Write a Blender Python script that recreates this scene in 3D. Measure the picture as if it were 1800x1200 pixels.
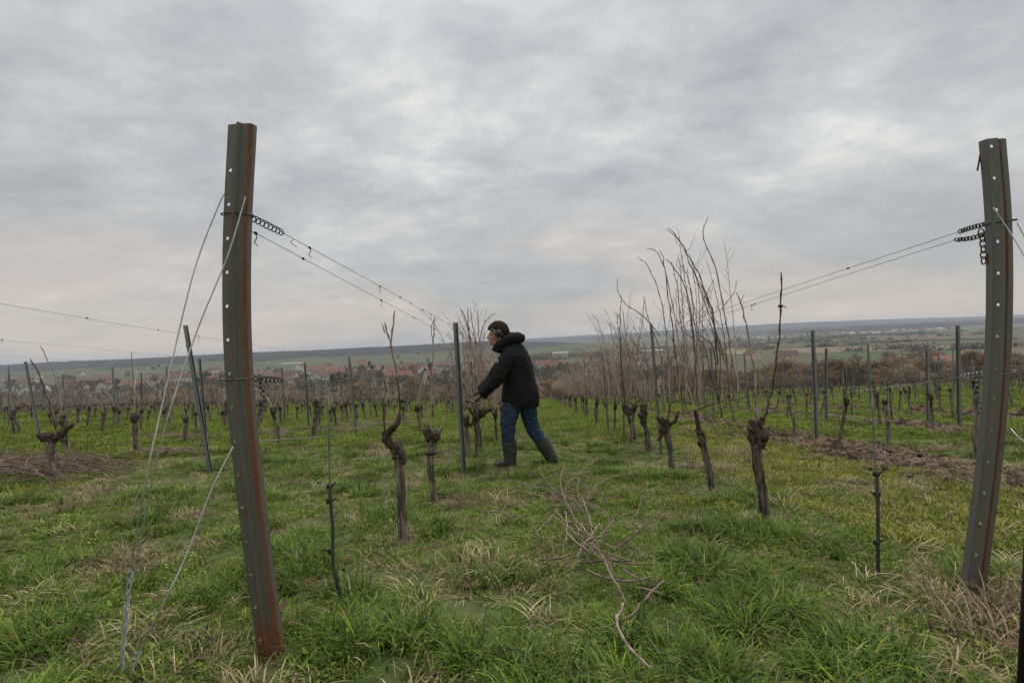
import bpy, bmesh, math, random
from mathutils import Vector, Matrix, noise as mnoise
R = random.Random(7)
rad = math.radians
sc = bpy.context.scene
for o in list(bpy.data.objects): bpy.data.objects.remove(o)
C = sc.collection

# ---------------------------------------------------------------- camera
F, ROLL, H, S = 900.0, math.atan(.047), .85, .102
YAW = math.atan(45 / F)
cy_, sy_, cr_, sr_ = math.cos(YAW), math.sin(YAW), math.cos(ROLL), math.sin(ROLL)
FW, RT, UP = Vector((-sy_, cy_, 0)), Vector((cy_, sy_, 0)), Vector((0, 0, 1))
EYE = Vector((0, 0, H))
cam_d = bpy.data.cameras.new('camera'); cam = bpy.data.objects.new('camera', cam_d); C.objects.link(cam)
ax, ay = RT * cr_ - UP * sr_, RT * sr_ + UP * cr_
cam.matrix_world = Matrix.Translation(EYE) @ Matrix((ax, ay, -FW)).transposed().to_4x4()
cam_d.lens = 18; cam_d.sensor_width = 36; cam_d.clip_start = .05; cam_d.clip_end = 30000
sc.camera = cam
sc.render.resolution_x, sc.render.resolution_y = 1024, 682

# ---------------------------------------------------------------- world, sun, exposure
SUN_EL, SUN_AZ = rad(58), rad(20)
w = bpy.data.worlds.new('World'); sc.world = w; w.use_nodes = True
nt = w.node_tree; nt.nodes.clear()
def N(t, typ, **kw):
    n = t.nodes.new(typ)
    for k, v in kw.items(): setattr(n, k, v)
    return n
def math_n(t, op, a, b=None, clamp=False):
    n = N(t, 'ShaderNodeMath', operation=op, use_clamp=clamp)
    for i, v in enumerate((a, b)):
        if v is None: continue
        if isinstance(v, (int, float)): n.inputs[i].default_value = v
        else: t.links.new(v, n.inputs[i])
    return n.outputs[0]
def mixc(t, fac, a, b, blend='MIX'):
    n = N(t, 'ShaderNodeMix', data_type='RGBA', blend_type=blend)
    for i, v in ((0, fac), (6, a), (7, b)):
        if isinstance(v, (int, float)): n.inputs[i].default_value = v
        elif isinstance(v, (tuple, list)): n.inputs[i].default_value = (*v[:3], 1)
        else: t.links.new(v, n.inputs[i])
    return n.outputs[2]
def ramp(t, fac, stops):
    n = N(t, 'ShaderNodeValToRGB'); e = n.color_ramp.elements
    while len(e) < len(stops): e.new(.5)
    for q, (p, c) in zip(e, stops):
        q.position = p; q.color = (*((c, c, c) if isinstance(c, (int, float)) else c), 1)
    t.links.new(fac, n.inputs[0]); return n.outputs[0]
def noise_n(t, vec, scale, detail=4, rough=.55, dist=0):
    n = N(t, 'ShaderNodeTexNoise'); n.inputs['Scale'].default_value = scale
    n.inputs['Detail'].default_value = detail; n.inputs['Roughness'].default_value = rough; n.inputs['Distortion'].default_value = dist
    if vec is not None: t.links.new(vec, n.inputs['Vector'])
    return n.outputs['Fac']
def world_sky():
    tc = N(nt, 'ShaderNodeTexCoord'); sep = N(nt, 'ShaderNodeSeparateXYZ'); nt.links.new(tc.outputs['Generated'], sep.inputs[0])
    z = math_n(nt, 'MAXIMUM', sep.outputs[2], 0)
    zz = math_n(nt, 'ADD', z, .24)
    cmb = N(nt, 'ShaderNodeCombineXYZ')
    nt.links.new(math_n(nt, 'DIVIDE', sep.outputs[0], zz), cmb.inputs[0])
    nt.links.new(math_n(nt, 'DIVIDE', sep.outputs[1], zz), cmb.inputs[1])
    mp = N(nt, 'ShaderNodeMapping'); nt.links.new(cmb.outputs[0], mp.inputs[0])
    mp.inputs['Location'].default_value = (3.1, 1.7, 0); mp.inputs['Rotation'].default_value = (0, 0, rad(-25)); mp.inputs['Scale'].default_value = (.85, 1.08, 1)
    big = noise_n(nt, mp.outputs[0], 1.0, 3, .5, .3)
    fine = noise_n(nt, mp.outputs[0], 3.4, 11, .64, .1)
    mixv = math_n(nt, 'ADD', math_n(nt, 'MULTIPLY', big, .47), math_n(nt, 'MULTIPLY', fine, .53))
    cloud = ramp(nt, mixv, [(.36, (.325, .335, .345)), (.46, (.405, .413, .418)), (.54, (.485, .487, .482)), (.63, (.63, .622, .605))])
    # a paler, slightly warm band low down where the cloud deck thins
    warm = mixc(nt, ramp(nt, noise_n(nt, mp.outputs[0], .55, 4, .5, .2), [(.42, 0), (.6, 1)]), (.315, .31, .312), (.47, .415, .378))
    low = ramp(nt, z, [(0, 1), (.14, .75), (.30, 0)])
    col = mixc(nt, math_n(nt, 'MULTIPLY', low, .8), cloud, warm)
    sky = N(nt, 'ShaderNodeTexSky', sky_type='NISHITA', sun_disc=False, sun_elevation=SUN_EL, sun_rotation=SUN_AZ)
    nis = mixc(nt, 1.0, sky.outputs[0], (.1, .1, .1), 'MULTIPLY')
    col = mixc(nt, .95, nis, col)
    # an overcast sky is brighter overhead than low down
    col = mixc(nt, 1.0, col, ramp(nt, z, [(0, .5), (.45, .5), (1, 1.0)]), 'MULTIPLY')
    bg = N(nt, 'ShaderNodeBackground'); nt.links.new(col, bg.inputs[0]); bg.inputs[1].default_value = 2.0
    out = N(nt, 'ShaderNodeOutputWorld'); nt.links.new(bg.outputs[0], out.inputs[0])
world_sky()
sun_d = bpy.data.lights.new('sun', 'SUN'); sun_d.energy = 1.5; sun_d.angle = rad(25); sun_d.color = (1, .96, .9)
sun = bpy.data.objects.new('sun', sun_d); C.objects.link(sun)
sdir = Vector((math.sin(SUN_AZ) * math.cos(SUN_EL), math.cos(SUN_AZ) * math.cos(SUN_EL), math.sin(SUN_EL)))
sun.rotation_euler = sdir.to_track_quat('Z', 'Y').to_euler()
vs = sc.view_settings; vs.view_transform = 'Standard'; vs.look = 'None'; vs.exposure = .38; vs.gamma = 1; vs.use_curve_mapping = False

# ---------------------------------------------------------------- helpers
def ray(px, py):
    u, v = (px - 900) / F, (600 - py) / F
    return FW + ax * u + ay * v
def at_y(px, py, y):
    d = ray(px, py); return EYE + d * (y / d.y)
def at_x(px, py, x):
    d = ray(px, py); return EYE + d * (x / d.x)
def at_z(px, py, z):
    d = ray(px, py); return EYE + d * ((z - H) / d.z)
def to_px(p):
    q = Vector(p) - EYE; f = q.dot(FW)
    if f <= .01: return None
    return 900 + F * q.dot(ax) / f, 600 - F * q.dot(ay) / f
VALLEY = -29.0
def plane(x, y):
    z = .030 * min(max(-x - 1, 0), 30)
    if y < -6: return z + .61
    if y <= 60: return z - S * y
    if y >= 260: return VALLEY
    t = (y - 60) / 200
    z *= 1 - t
    return z + -6.12 * (2*t**3 - 3*t*t + 1) - 20.4 * (t**3 - 2*t*t + t) + VALLEY * (3*t*t - 2*t**3)
def bump(x, y):
    r = math.hypot(x, y)
    if r > 90: return 0
    k = 1 if r < 40 else (90 - r) / 50
    return k * (.035 * mnoise.noise(Vector((x * .9, y * .9, 3.3))) + .016 * mnoise.noise(Vector((x * 3.1, y * 3.1, 9.1))))
def gz(x, y): return plane(x, y) + bump(x, y)
def ground_at(px, py):
    d = ray(px, py); t = .5
    p = EYE.copy()
    for i in range(4000):
        p = EYE + d * t
        if p.z < gz(p.x, p.y): break
        t += .01 + t * .002
    return Vector((p.x, p.y, gz(p.x, p.y)))

def tag(o, label=None, cat=None, group=None, kind=None):
    for k, v in (('label', label), ('category', cat), ('group', group), ('kind', kind)):
        if v: o[k] = v
    return o
def mesh_obj(name, me, parent=None, matrix=None):
    o = bpy.data.objects.new(name, me); C.objects.link(o)
    if parent is not None: o.parent = parent
    return o
def empty(name, loc=(0, 0, 0), rz=0):
    o = bpy.data.objects.new(name, None); C.objects.link(o); o.empty_display_size = .1
    o.location = loc; o.rotation_euler = (0, 0, rz); return o
def link_copy(o, parent=None):
    c = o.copy(); C.objects.link(c); c.parent = parent; return c
def catmull(pts, n):
    pts = [Vector(p) for p in pts]
    if len(pts) < 3: return [pts[0].lerp(pts[-1], i / n) for i in range(n + 1)]
    P = [pts[0] * 2 - pts[1]] + pts + [pts[-1] * 2 - pts[-2]]
    out = []; m = len(pts) - 1
    for i in range(n + 1):
        s = i / n * m; k = min(int(s), m - 1); t = s - k
        a, b, c, d = P[k:k + 4]
        out.append(.5 * ((2 * b) + (c - a) * t + (2*a - 5*b + 4*c - d) * t*t + (3*b - a - 3*c + d) * t**3))
    return out
def lerp_list(v, n):
    out = []
    for i in range(n + 1):
        s = i / n * (len(v) - 1); k = min(int(s), len(v) - 2); out.append(v[k] + (v[k + 1] - v[k]) * (s - k))
    return out
class MB:
    def __init__(s): s.v, s.f = [], []
    def add(s, v, f):
        b = len(s.v); s.v += [tuple(p) for p in v]; s.f += [tuple(i + b for i in q) for q in f]
    def tube(s, pts, r, n=6, r2=None, ref=None, jag=0, rnd=None, cap=True):
        """r: in-plane radius list, r2: radius along the 'ref' direction"""
        pts = [Vector(p) for p in pts]; m = len(pts)
        if isinstance(r, (int, float)): r = [r] * m
        r2 = r if r2 is None else r2
        ref = Vector(ref) if ref is not None else None
        b = len(s.v); prev = None
        for i, p in enumerate(pts):
            t = (pts[min(i + 1, m - 1)] - pts[max(i - 1, 0)])
            t = t.normalized() if t.length > 1e-9 else Vector((0, 0, 1))
            if ref is not None: e2 = (ref - t * ref.dot(t)).normalized()
            elif prev is None:
                e2 = t.orthogonal().normalized()
            else: e2 = (prev - t * prev.dot(t)).normalized()
            prev = e2; e1 = e2.cross(t)
            for k in range(n):
                a = 2 * math.pi * k / n
                j = 1 + (rnd.uniform(-jag, jag) if jag else 0)
                s.v.append(tuple(p + (e1 * math.cos(a) * r[i] + e2 * math.sin(a) * r2[i]) * j))
        for i in range(m - 1):
            for k in range(n):
                q = b + i * n; s.f.append((q + k, q + (k + 1) % n, q + n + (k + 1) % n, q + n + k))
        if cap:
            s.f.append(tuple(b + k for k in reversed(range(n)))); s.f.append(tuple(b + (m - 1) * n + k for k in range(n)))
    def box(s, c, d, rz=0):
        cx, cy, cz = c; dx, dy, dz = [q / 2 for q in d]; co, si = math.cos(rz), math.sin(rz)
        v = []
        for z in (-dz, dz):
            for x, y in ((-dx, -dy), (dx, -dy), (dx, dy), (-dx, dy)): v.append((cx + x*co - y*si, cy + x*si + y*co, cz + z))
        s.add(v, [(3,2,1,0),(4,5,6,7),(0,1,5,4),(1,2,6,5),(2,3,7,6),(3,0,4,7)])
    def blob(s, c, rx, ry, rz, n=10, m=7, amp=0, seed=0, rot=None, fr=3.0):
        c = Vector(c); b = len(s.v)
        for i in range(m + 1):
            th = math.pi * i / m
            for k in range(n):
                ph = 2 * math.pi * k / n
                d = Vector((math.sin(th)*math.cos(ph), math.sin(th)*math.sin(ph), math.cos(th)))
                j = 1 + amp * mnoise.noise(d * fr * .5 + Vector((seed, seed * .7, 0)))
                q = Vector((d.x * rx, d.y * ry, d.z * rz)) * j
                if rot is not None: q = rot @ q
                s.v.append(tuple(c + q))
        for i in range(m):
            for k in range(n):
                q = b + i * n; s.f.append((q + k, q + n + k, q + n + (k + 1) % n, q + (k + 1) % n))
    def mesh(s, name, mat, smooth=True):
        me = bpy.data.meshes.new(name); me.from_pydata(s.v, [], s.f); me.update()
        if mat: me.materials.append(mat)
        if smooth: me.polygons.foreach_set('use_smooth', [True] * len(me.polygons))
        return me
    def build(s, name, mat, parent=None, smooth=True):
        return mesh_obj(name, s.mesh(name, mat, smooth), parent)
def origin_build(mb, name, mat, base, parent=None, smooth=True):
    """mesh given in world coordinates -> object with its origin at base"""
    base = Vector(base); mb.v = [tuple(Vector(p) - base) for p in mb.v]
    o = mb.build(name, mat, parent, smooth)
    if parent is None: o.location = base
    return o

# ---------------------------------------------------------------- materials
def new_mat(name, rough=.8, spec=.3):
    m = bpy.data.materials.new(name); m.use_nodes = True
    b = m.node_tree.nodes['Principled BSDF']; b.inputs['Roughness'].default_value = rough
    b.inputs['Specular IOR Level'].default_value = spec
    return m, m.node_tree, b
def add_bump(t, b, h, strength=.5, dist=.01):
    n = N(t, 'ShaderNodeBump'); n.inputs['Strength'].default_value = strength; n.inputs['Distance'].default_value = dist
    t.links.new(h, n.inputs['Height']); t.links.new(n.outputs[0], b.inputs['Normal'])
def simple(name, c1, c2, scale=8, rough=.85, spec=.25, bump_s=.4, bump_d=.004, stretch=(1, 1, 1), metal=0, rnd=0.0, detail=5):
    m, t, b = new_mat(name, rough, spec)
    tc = N(t, 'ShaderNodeTexCoord'); mp = N(t, 'ShaderNodeMapping'); mp.inputs['Scale'].default_value = stretch
    t.links.new(tc.outputs['Object'], mp.inputs[0])
    nz = noise_n(t, mp.outputs[0], scale, detail, .6)
    col = mixc(t, ramp(t, nz, [(.35, 0), (.65, 1)]), c1, c2)
    if rnd:
        oi = N(t, 'ShaderNodeObjectInfo')
        col = mixc(t, 1.0, col, ramp(t, oi.outputs['Random'], [(0, 1 - rnd), (1, 1 + rnd)]), 'MULTIPLY')
    t.links.new(col, b.inputs['Base Color']); b.inputs['Metallic'].default_value = metal
    if bump_s: add_bump(t, b, nz, bump_s, bump_d)
    return m
M = {}
M['bark'] = simple('bark', (.03, .022, .017), (.30, .245, .20), 42, .95, .1, 1.0, .016, (1, 1, .12), rnd=.25)
M['head'] = simple('vine_head', (.028, .021, .017), (.125, .095, .075), 48, .95, .1, 1.0, .014, (1, 1, .45), rnd=.2)
M['cane'] = simple('cane', (.18, .125, .10), (.40, .31, .26), 30, .7, .3, .5, .002, (1, 1, .3), rnd=.22)
M['cane_dark'] = simple('cane_dark', (.05, .03, .026), (.14, .095, .08), 40, .75, .25, .5, .002, (1, 1, .3))
M['cane_pale'] = simple('cane_pale', (.30, .22, .175), (.46, .36, .29), 30, .7, .3, .4, .002, (1, 1, .3), rnd=.2)
M['prune'] = simple('pruned_cane', (.11, .074, .056), (.27, .195, .155), 14, .75, .25, .5, .002, rnd=.2)
M['wire'] = simple('wire', (.10, .10, .10), (.26, .26, .255), 20, .5, .5, 0, metal=.6)
M['wire_dark'] = simple('wire_dark', (.03, .028, .026), (.09, .08, .075), 40, .6, .4, 0, metal=.5)
M['galv'] = simple('galvanised_steel', (.15, .16, .163), (.24, .25, .255), 14, .55, .5, .15, .001, (1, 1, .25), metal=.35, rnd=.15)
M['rod'] = simple('rod_steel', (.13, .14, .14), (.24, .25, .25), 18, .5, .5, 0, metal=.4)
M['tie'] = simple('tie', (.012, .012, .013), (.03, .03, .03), 30, .7, .3, 0)
M['jacket'] = simple('jacket', (.011, .0115, .012), (.019, .0198, .0205), 9, .85, .15, .6, .015, (1, 1, 2.2))
M['jeans'] = simple('jeans', (.016, .030, .056), (.042, .072, .115), 14, .9, .15, .7, .012, (1, 1, 2))
M['boot'] = simple('boot_rubber', (.022, .026, .02), (.05, .054, .04), 12, .5, .4, .3, .004)
M['hat'] = simple('hat', (.022, .015, .011), (.045, .031, .024), 60, .95, .1, .8, .004)
M['black_plastic'] = simple('black_plastic', (.014, .015, .016), (.026, .027, .028), 20, .45, .4, 0)
M['grey_plastic'] = simple('grey_plastic', (.11, .11, .105), (.16, .16, .15), 20, .5, .4, 0)
M['skin'] = simple('skin', (.42, .22, .16), (.50, .28, .21), 20, .6, .35, .2, .001)
M['glove'] = simple('glove', (.085, .07, .055), (.19, .155, .12), 30, .9, .15, .6, .004)
M['patch'] = simple('badge', (.62, .5, .47), (.7, .6, .55), 40, .8, .2, 0)
M['patch_red'] = simple('badge_mark', (.5, .05, .04), (.55, .07, .05), 40, .8, .2, 0)
M['blackbar'] = simple('black_bar', (.003, .003, .003), (.006, .006, .006), 10, .7, .2, 0)
M['soil'] = simple('soil', (.075, .052, .036), (.23, .168, .118), 9, 1, .1, .8, .02, rnd=.2)
M['stone'] = simple('stone', (.34, .27, .21), (.45, .38, .31), 12, .9, .2, .4, .004)
M['deadleaf'] = simple('dead_leaf', (.05, .03, .02), (.14, .085, .05), 20, .9, .15, 0)
def leaf_mat(name, hue=(1, 1, 1), trans=.16, vary=.42):
    m = bpy.data.materials.new(name); m.use_nodes = True; t = m.node_tree; t.nodes.clear()
    at = N(t, 'ShaderNodeAttribute', attribute_name='Col'); oi = N(t, 'ShaderNodeObjectInfo')
    col = mixc(t, 1.0, at.outputs['Color'], ramp(t, oi.outputs['Random'], [(0, tuple(h * (1 - vary) for h in hue)), (1, tuple(h * (1 + vary) for h in hue))]), 'MULTIPLY')
    p = N(t, 'ShaderNodeBsdfPrincipled'); p.inputs['Roughness'].default_value = .7; p.inputs['Specular IOR Level'].default_value = .1
    t.links.new(col, p.inputs['Base Color'])
    tr = N(t, 'ShaderNodeBsdfTranslucent'); t.links.new(col, tr.inputs[0])
    mx = N(t, 'ShaderNodeMixShader'); mx.inputs[0].default_value = trans
    t.links.new(p.outputs[0], mx.inputs[1]); t.links.new(tr.outputs[0], mx.inputs[2])
    o = N(t, 'ShaderNodeOutputMaterial'); t.links.new(mx.outputs[0], o.inputs[0]); return m
M['grass'] = leaf_mat('grass_blades')
M['twig'] = leaf_mat('twigs', trans=.05, vary=.3)

# rows of vines: x of each row
LEFT_ROWS = [-.88, -3.75] + [-3.75 - 2.3 * k for k in range(1, 26)]
RIGHT_ROWS = [1.39, 4.1] + [4.1 + 2.3 * k for k in range(1, 24)]
V_END = 57

# ---------------------------------------------------------------- ground
def ground_mat():
    m, t, b = new_mat('ground', 1, .1)
    geo = N(t, 'ShaderNodeNewGeometry'); sep = N(t, 'ShaderNodeSeparateXYZ'); t.links.new(geo.outputs['Position'], sep.inputs[0])
    P = geo.outputs['Position']; X, Y = sep.outputs[0], sep.outputs[1]
    n1 = noise_n(t, P, 1.3, 6, .6); n2 = noise_n(t, P, 14, 6, .65); n3 = noise_n(t, P, .35, 3, .5)
    green = mixc(t, ramp(t, n2, [(.3, 0), (.7, 1)]), (.045, .066, .020), (.10, .135, .042))
    soil = mixc(t, n2, (.065, .042, .027), (.20, .135, .09))
    straw = mixc(t, n2, (.09, .075, .035), (.17, .14, .075))
    c = mixc(t, ramp(t, n1, [(.50, 0), (.66, .8)]), green, straw)
    c = mixc(t, ramp(t, n1, [(.30, .75), (.43, 0)]), c, soil)
    # tilled strips under the right-hand rows (2.3 m apart from x = 4.1)
    d = math_n(t, 'ABSOLUTE', math_n(t, 'SUBTRACT', math_n(t, 'PINGPONG', math_n(t, 'SUBTRACT', X, 4.1 - 2.3), 1.15), 0))
    strip = math_n(t, 'MULTIPLY', ramp(t, math_n(t, 'ADD', d, math_n(t, 'MULTIPLY', math_n(t, 'SUBTRACT', n1, .5), 1.1)), [(.10, 1), (.36, 0)]), math_n(t, 'GREATER_THAN', X, 3.0))
    c = mixc(t, math_n(t, 'MULTIPLY', strip, .85), c, soil)
    # valley: grey-green open land
    far = ramp(t, math_n(t, 'DIVIDE', Y, 400), [(.15, 0), (.3, 1)])
    v = N(t, 'ShaderNodeTexVoronoi'); v.inputs['Scale'].default_value = .006
    mp = N(t, 'ShaderNodeMapping'); mp.inputs['Scale'].default_value = (.45, 1, 1); mp.inputs['Rotation'].default_value = (0, 0, .25)
    t.links.new(P, mp.inputs[0]); t.links.new(mp.outputs[0], v.inputs['Vector'])
    sc_ = N(t, 'ShaderNodeSeparateColor'); t.links.new(v.outputs['Color'], sc_.inputs[0])
    fields = ramp(t, sc_.outputs[0], [(0, (.055, .075, .03)), (.35, (.085, .10, .05)), (.55, (.10, .085, .06)), (.75, (.14, .115, .08)), (1, (.06, .085, .035))])
    fields = mixc(t, ramp(t, noise_n(t, P, .05, 5, .6), [(.3, 0), (.7, .5)]), fields, (.075, .065, .045))
    c = mixc(t, far, c, fields)
    t.links.new(c, b.inputs['Base Color']); add_bump(t, b, n2, .8, .03)
    return m
def build_ground():
    nA, rings = 300, [0.0]
    r = .5
    while r < 14000: rings.append(r); r *= 1.055
    v = [(0, 0, gz(0, 0))]; f = []
    for rr in rings[1:]:
        for k in range(nA):
            a = 2 * math.pi * k / nA; x, y = rr * math.sin(a), rr * math.cos(a); v.append((x, y, gz(x, y)))
    for k in range(nA): f.append((0, 1 + (k + 1) % nA, 1 + k))
    for i in range(len(rings) - 2):
        b = 1 + i * nA
        for k in range(nA): f.append((b + k, b + (k + 1) % nA, b + nA + (k + 1) % nA, b + nA + k))
    mb = MB(); mb.v, mb.f = v, f
    o = mb.build('ground', ground_mat()); tag(o, 'grassy vineyard slope running down to the valley floor', 'ground', kind='structure')
build_ground()

def flat_mat(name, c1, c2, sc_=.02, stretch=(1, 1, 1)):
    m, t, b = new_mat(name, 1, .05)
    geo = N(t, 'ShaderNodeNewGeometry'); mp = N(t, 'ShaderNodeMapping'); mp.inputs['Scale'].default_value = stretch
    t.links.new(geo.outputs['Position'], mp.inputs[0])
    nz = noise_n(t, mp.outputs[0], sc_, 6, .65)
    t.links.new(mixc(t, ramp(t, nz, [(.3, 0), (.7, 1)]), c1, c2), b.inputs['Base Color']); return m
FM = dict(green=flat_mat('field_green', (.055, .085, .032), (.085, .115, .045)), dull=flat_mat('field_dull', (.085, .095, .05), (.125, .12, .07)),
          brown=flat_mat('field_brown', (.11, .085, .065), (.15, .12, .09)), sand=flat_mat('field_sand', (.15, .128, .09), (.21, .18, .13)),
          dark=flat_mat('field_dark', (.05, .045, .035), (.07, .065, .05)), pale=flat_mat('field_pale', (.16, .16, .09), (.21, .20, .12)))
FIELDS = [  # pixel quads on the valley floor
    ('green', [(1440, 642), (1700, 648), (1690, 614), (1470, 622)], 'green field behind the bare hedge on the right'),
    ('sand', [(1380, 621), (1700, 613), (1660, 606), (1390, 612)], 'sandy bare strip of field behind the green one'),
    ('dull', [(1340, 610), (1660, 605), (1790, 597), (1350, 604)], 'dull olive strip of field on the right'),
    ('dark', [(1340, 604), (1790, 596), (1790, 592.5), (1345, 601)], 'long dark track crossing the right hand fields'),
    ('brown', [(1420, 601), (1790, 592), (1790, 584), (1500, 590)], 'brown ploughed field under the far town'),
    ('green', [(1345, 600), (1420, 600), (1560, 588), (1440, 590)], 'thin green field left of the ploughed one'),
    ('dull', [(1500, 589), (1790, 583), (1790, 576), (1560, 583)], 'olive meadow below the far wood'),
    ('pale', [(1130, 624), (1330, 622), (1340, 613), (1150, 615)], 'pale meadow seen behind the tall canes'),
    ('dull', [(950, 622), (1130, 616), (1130, 606), (950, 612)], 'olive field right of the worker'),
]
for i, (mt, quad, lab) in enumerate(FIELDS):
    z = VALLEY + .25 + .12 * (i % 5)
    P4 = [at_z(px, py, z) for px, py in quad]
    mb = MB(); n = 6
    top = [P4[0].lerp(P4[1], k / n) for k in range(n + 1)]; bot = [P4[3].lerp(P4[2], k / n) for k in range(n + 1)]
    mb.v = [tuple(p) for p in top + bot]; mb.f = [(k, k + 1, n + 2 + k, n + 1 + k) for k in range(n)]
    tag(mb.build('field', FM[mt], smooth=False), lab, 'field', kind='structure')

# distant hills: elevation of the skyline in pixels over the level horizon
SKY_E = [(-900, 0), (0, 1), (300, 2), (600, 1.5), (850, 3), (960, 5), (1220, 8), (1350, 10), (1450, 10), (1600, 8), (1760, 6), (2700, 4)]
def interp(tab, x):
    for (a, va), (b, vb) in zip(tab, tab[1:]):
        if a <= x <= b: return va + (vb - va) * (x - a) / (b - a)
    return tab[0][1] if x < tab[0][0] else tab[-1][1]
def hill_mat():
    m, t, b = new_mat('hills', 1, .05)
    geo = N(t, 'ShaderNodeNewGeometry'); sep = N(t, 'ShaderNodeSeparateXYZ'); t.links.new(geo.outputs['Position'], sep.inputs[0])
    mp = N(t, 'ShaderNodeMapping'); mp.inputs['Scale'].default_value = (1, .6, 1); t.links.new(geo.outputs['Position'], mp.inputs[0])
    nz = noise_n(t, mp.outputs[0], .0075, 6, .65)
    hgt = math_n(t, 'ADD', math_n(t, 'MULTIPLY', math_n(t, 'SUBTRACT', nz, .5), 30), sep.outputs[2])
    c = ramp(t, math_n(t, 'DIVIDE', math_n(t, 'ADD', hgt, 30), 60), [(.02, (.10, .10, .058)), (.10, (.07, .088, .046)), (.17, (.085, .105, .055)), (.21, (.034, .036, .034)), (.9, (.022, .025, .028))])
    t.links.new(c, b.inputs['Base Color']); return m
def hills(name, d0, d1, x0, x1, scale, lab, seed, dz=0, fade=0):
    mb = MB(); nx, ny = 260, 8
    for i in range(nx + 1):
        px = x0 + (x1 - x0) * i / nx
        d = ray(px, 600 - (px - 900) * -.0); d.z = 0; d = d / d.dot(FW)
        e = interp(SKY_E, px) * scale + dz - max(0, (px - fade) / 12 if fade else 0)
        for j in range(ny + 1):
            t = j / ny; dist = d0 + (d1 - d0) * t
            top = H + e / F * d1 + 4 * mnoise.noise(Vector((px * .006, seed, 0))) + 1.8 * mnoise.noise(Vector((px * .05, seed, 2))) * (t > .6)
            s = t * t * (3 - 2 * t); p = d * dist
            mb.v.append((p.x, p.y, VALLEY - 1 + (top - VALLEY + 1) * s))
    for i in range(nx):
        for j in range(ny):
            q = i * (ny + 1) + j; mb.f.append((q, q + ny + 1, q + ny + 2, q + 1))
    tag(mb.build(name, M['hill']), lab, 'hills', kind='structure')
M['hill'] = hill_mat()
hills('hills', 950, 2100, -700, 1240, 1.0, 'long wooded ridge behind the village on the left', 1.0, 0, 860)
hills('hills', 2700, 5200, 500, 2600, 1.0, 'faint far ridge along the horizon on the right', 5.0, -1)

# ---------------------------------------------------------------- foliage meshes (twigs and leaf clumps)
def col_mesh(name, v, f, cols, mat):
    me = bpy.data.meshes.new(name); me.from_pydata(v, [], f); me.materials.append(mat)
    a = me.color_attributes.new('Col', 'FLOAT_COLOR', 'POINT')
    flat = []
    for c in cols: flat += [c[0], c[1], c[2], 1]
    a.data.foreach_set('color', flat); me.update(); return me
def crown_mesh(name, kind, seed, n):
    """unit crown: base z=0..1, radius ~.5. many twig slivers or leaf faces in clumps"""
    r = random.Random(seed); v, f, cols = [], [], []
    clumps = []
    for i in range(26 if kind != 'conifer' else 40):
        if kind == 'conifer':
            z = r.uniform(.02, .98); rr = .30 * (1 - z) ** .8 * r.uniform(.3, 1)
        elif kind == 'shrub':
            z = r.uniform(.05, .85); rr = .5 * math.sqrt(max(0, 1 - (z - .2) ** 2 / .55)) * r.uniform(.2, 1)
        else:
            z = r.uniform(.22, .92); rr = .44 * math.sqrt(max(.03, 1 - ((z - .58) / .42) ** 2)) * r.uniform(.25, 1)
        a = r.uniform(0, 6.283); clumps.append((Vector((rr * math.cos(a), rr * math.sin(a), z)), r.uniform(.07, .15)))
    for i in range(n):
        c, cr = r.choice(clumps)
        p = c + Vector((r.gauss(0, 1), r.gauss(0, 1), r.gauss(0, 1))) * cr * .55
        if p.z < .01: p.z = .01 + r.random() * .05
        if kind in ('bare', 'shrub'):
            d = Vector((p.x * 1.2 + r.gauss(0, .35), p.y * 1.2 + r.gauss(0, .35), .55 + r.gauss(0, .3))).normalized()
            L, W = r.uniform(.06, .15), r.uniform(.0035, .008)
            k = r.uniform(.7, 1.3); base = r.choice([(.25, .18, .125), (.30, .22, .155), (.20, .15, .11), (.27, .22, .13)])
        else:
            d = Vector((r.gauss(0, 1), r.gauss(0, 1), r.gauss(0, .6))).normalized(); L, W = r.uniform(.03, .07), r.uniform(.012, .025)
            k = r.uniform(.6, 1.3); base = r.choice([(.042, .055, .030), (.05, .062, .034), (.034, .045, .027)])
            if kind == 'olive': base = r.choice([(.15, .12, .055), (.17, .13, .065), (.12, .11, .055)])
        s = d.orthogonal().normalized(); s.rotate(Matrix.Rotation(r.uniform(0, 6.28), 3, d))
        b = len(v); v += [tuple(p - s * W), tuple(p + s * W), tuple(p + d * L)]; f.append((b, b + 1, b + 2))
        cols += [tuple(q * k for q in base)] * 3
    return col_mesh(name, v, f, cols, M['twig'])
def trunk_mesh(name, kind, seed):
    r = random.Random(seed); mb = MB()
    if kind == 'shrub':
        for i in range(7):
            a = r.uniform(0, 6.28); e = Vector((math.cos(a) * r.uniform(.1, .38), math.sin(a) * r.uniform(.1, .38), r.uniform(.5, .9)))
            mb.tube(catmull([(e.x * .1, e.y * .1, -.03), (e.x * .4, e.y * .4, e.z * .5), e], 4), lerp_list([.014, .004], 4), 4)
    else:
        mb.tube(catmull([(0, 0, -.03), (.01, .01, .3), (-.01, .01, .6), (.01, 0, .93)], 6), lerp_list([.028, .018, .005], 6), 6)
        if kind != 'conifer':
            for i in range(12):
                a = r.uniform(0, 6.28); z = r.uniform(.22, .65); L = r.uniform(.2, .42); rise = r.uniform(.12, .3)
                e = (math.cos(a) * L, math.sin(a) * L, z + rise)
                mb.tube(catmull([(0, 0, z), (e[0] * .5, e[1] * .5, z + rise * .35), e], 4), lerp_list([.011, .003], 4), 4)
    return mb.mesh(name, M['bark'])
CROWN = {}
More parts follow.
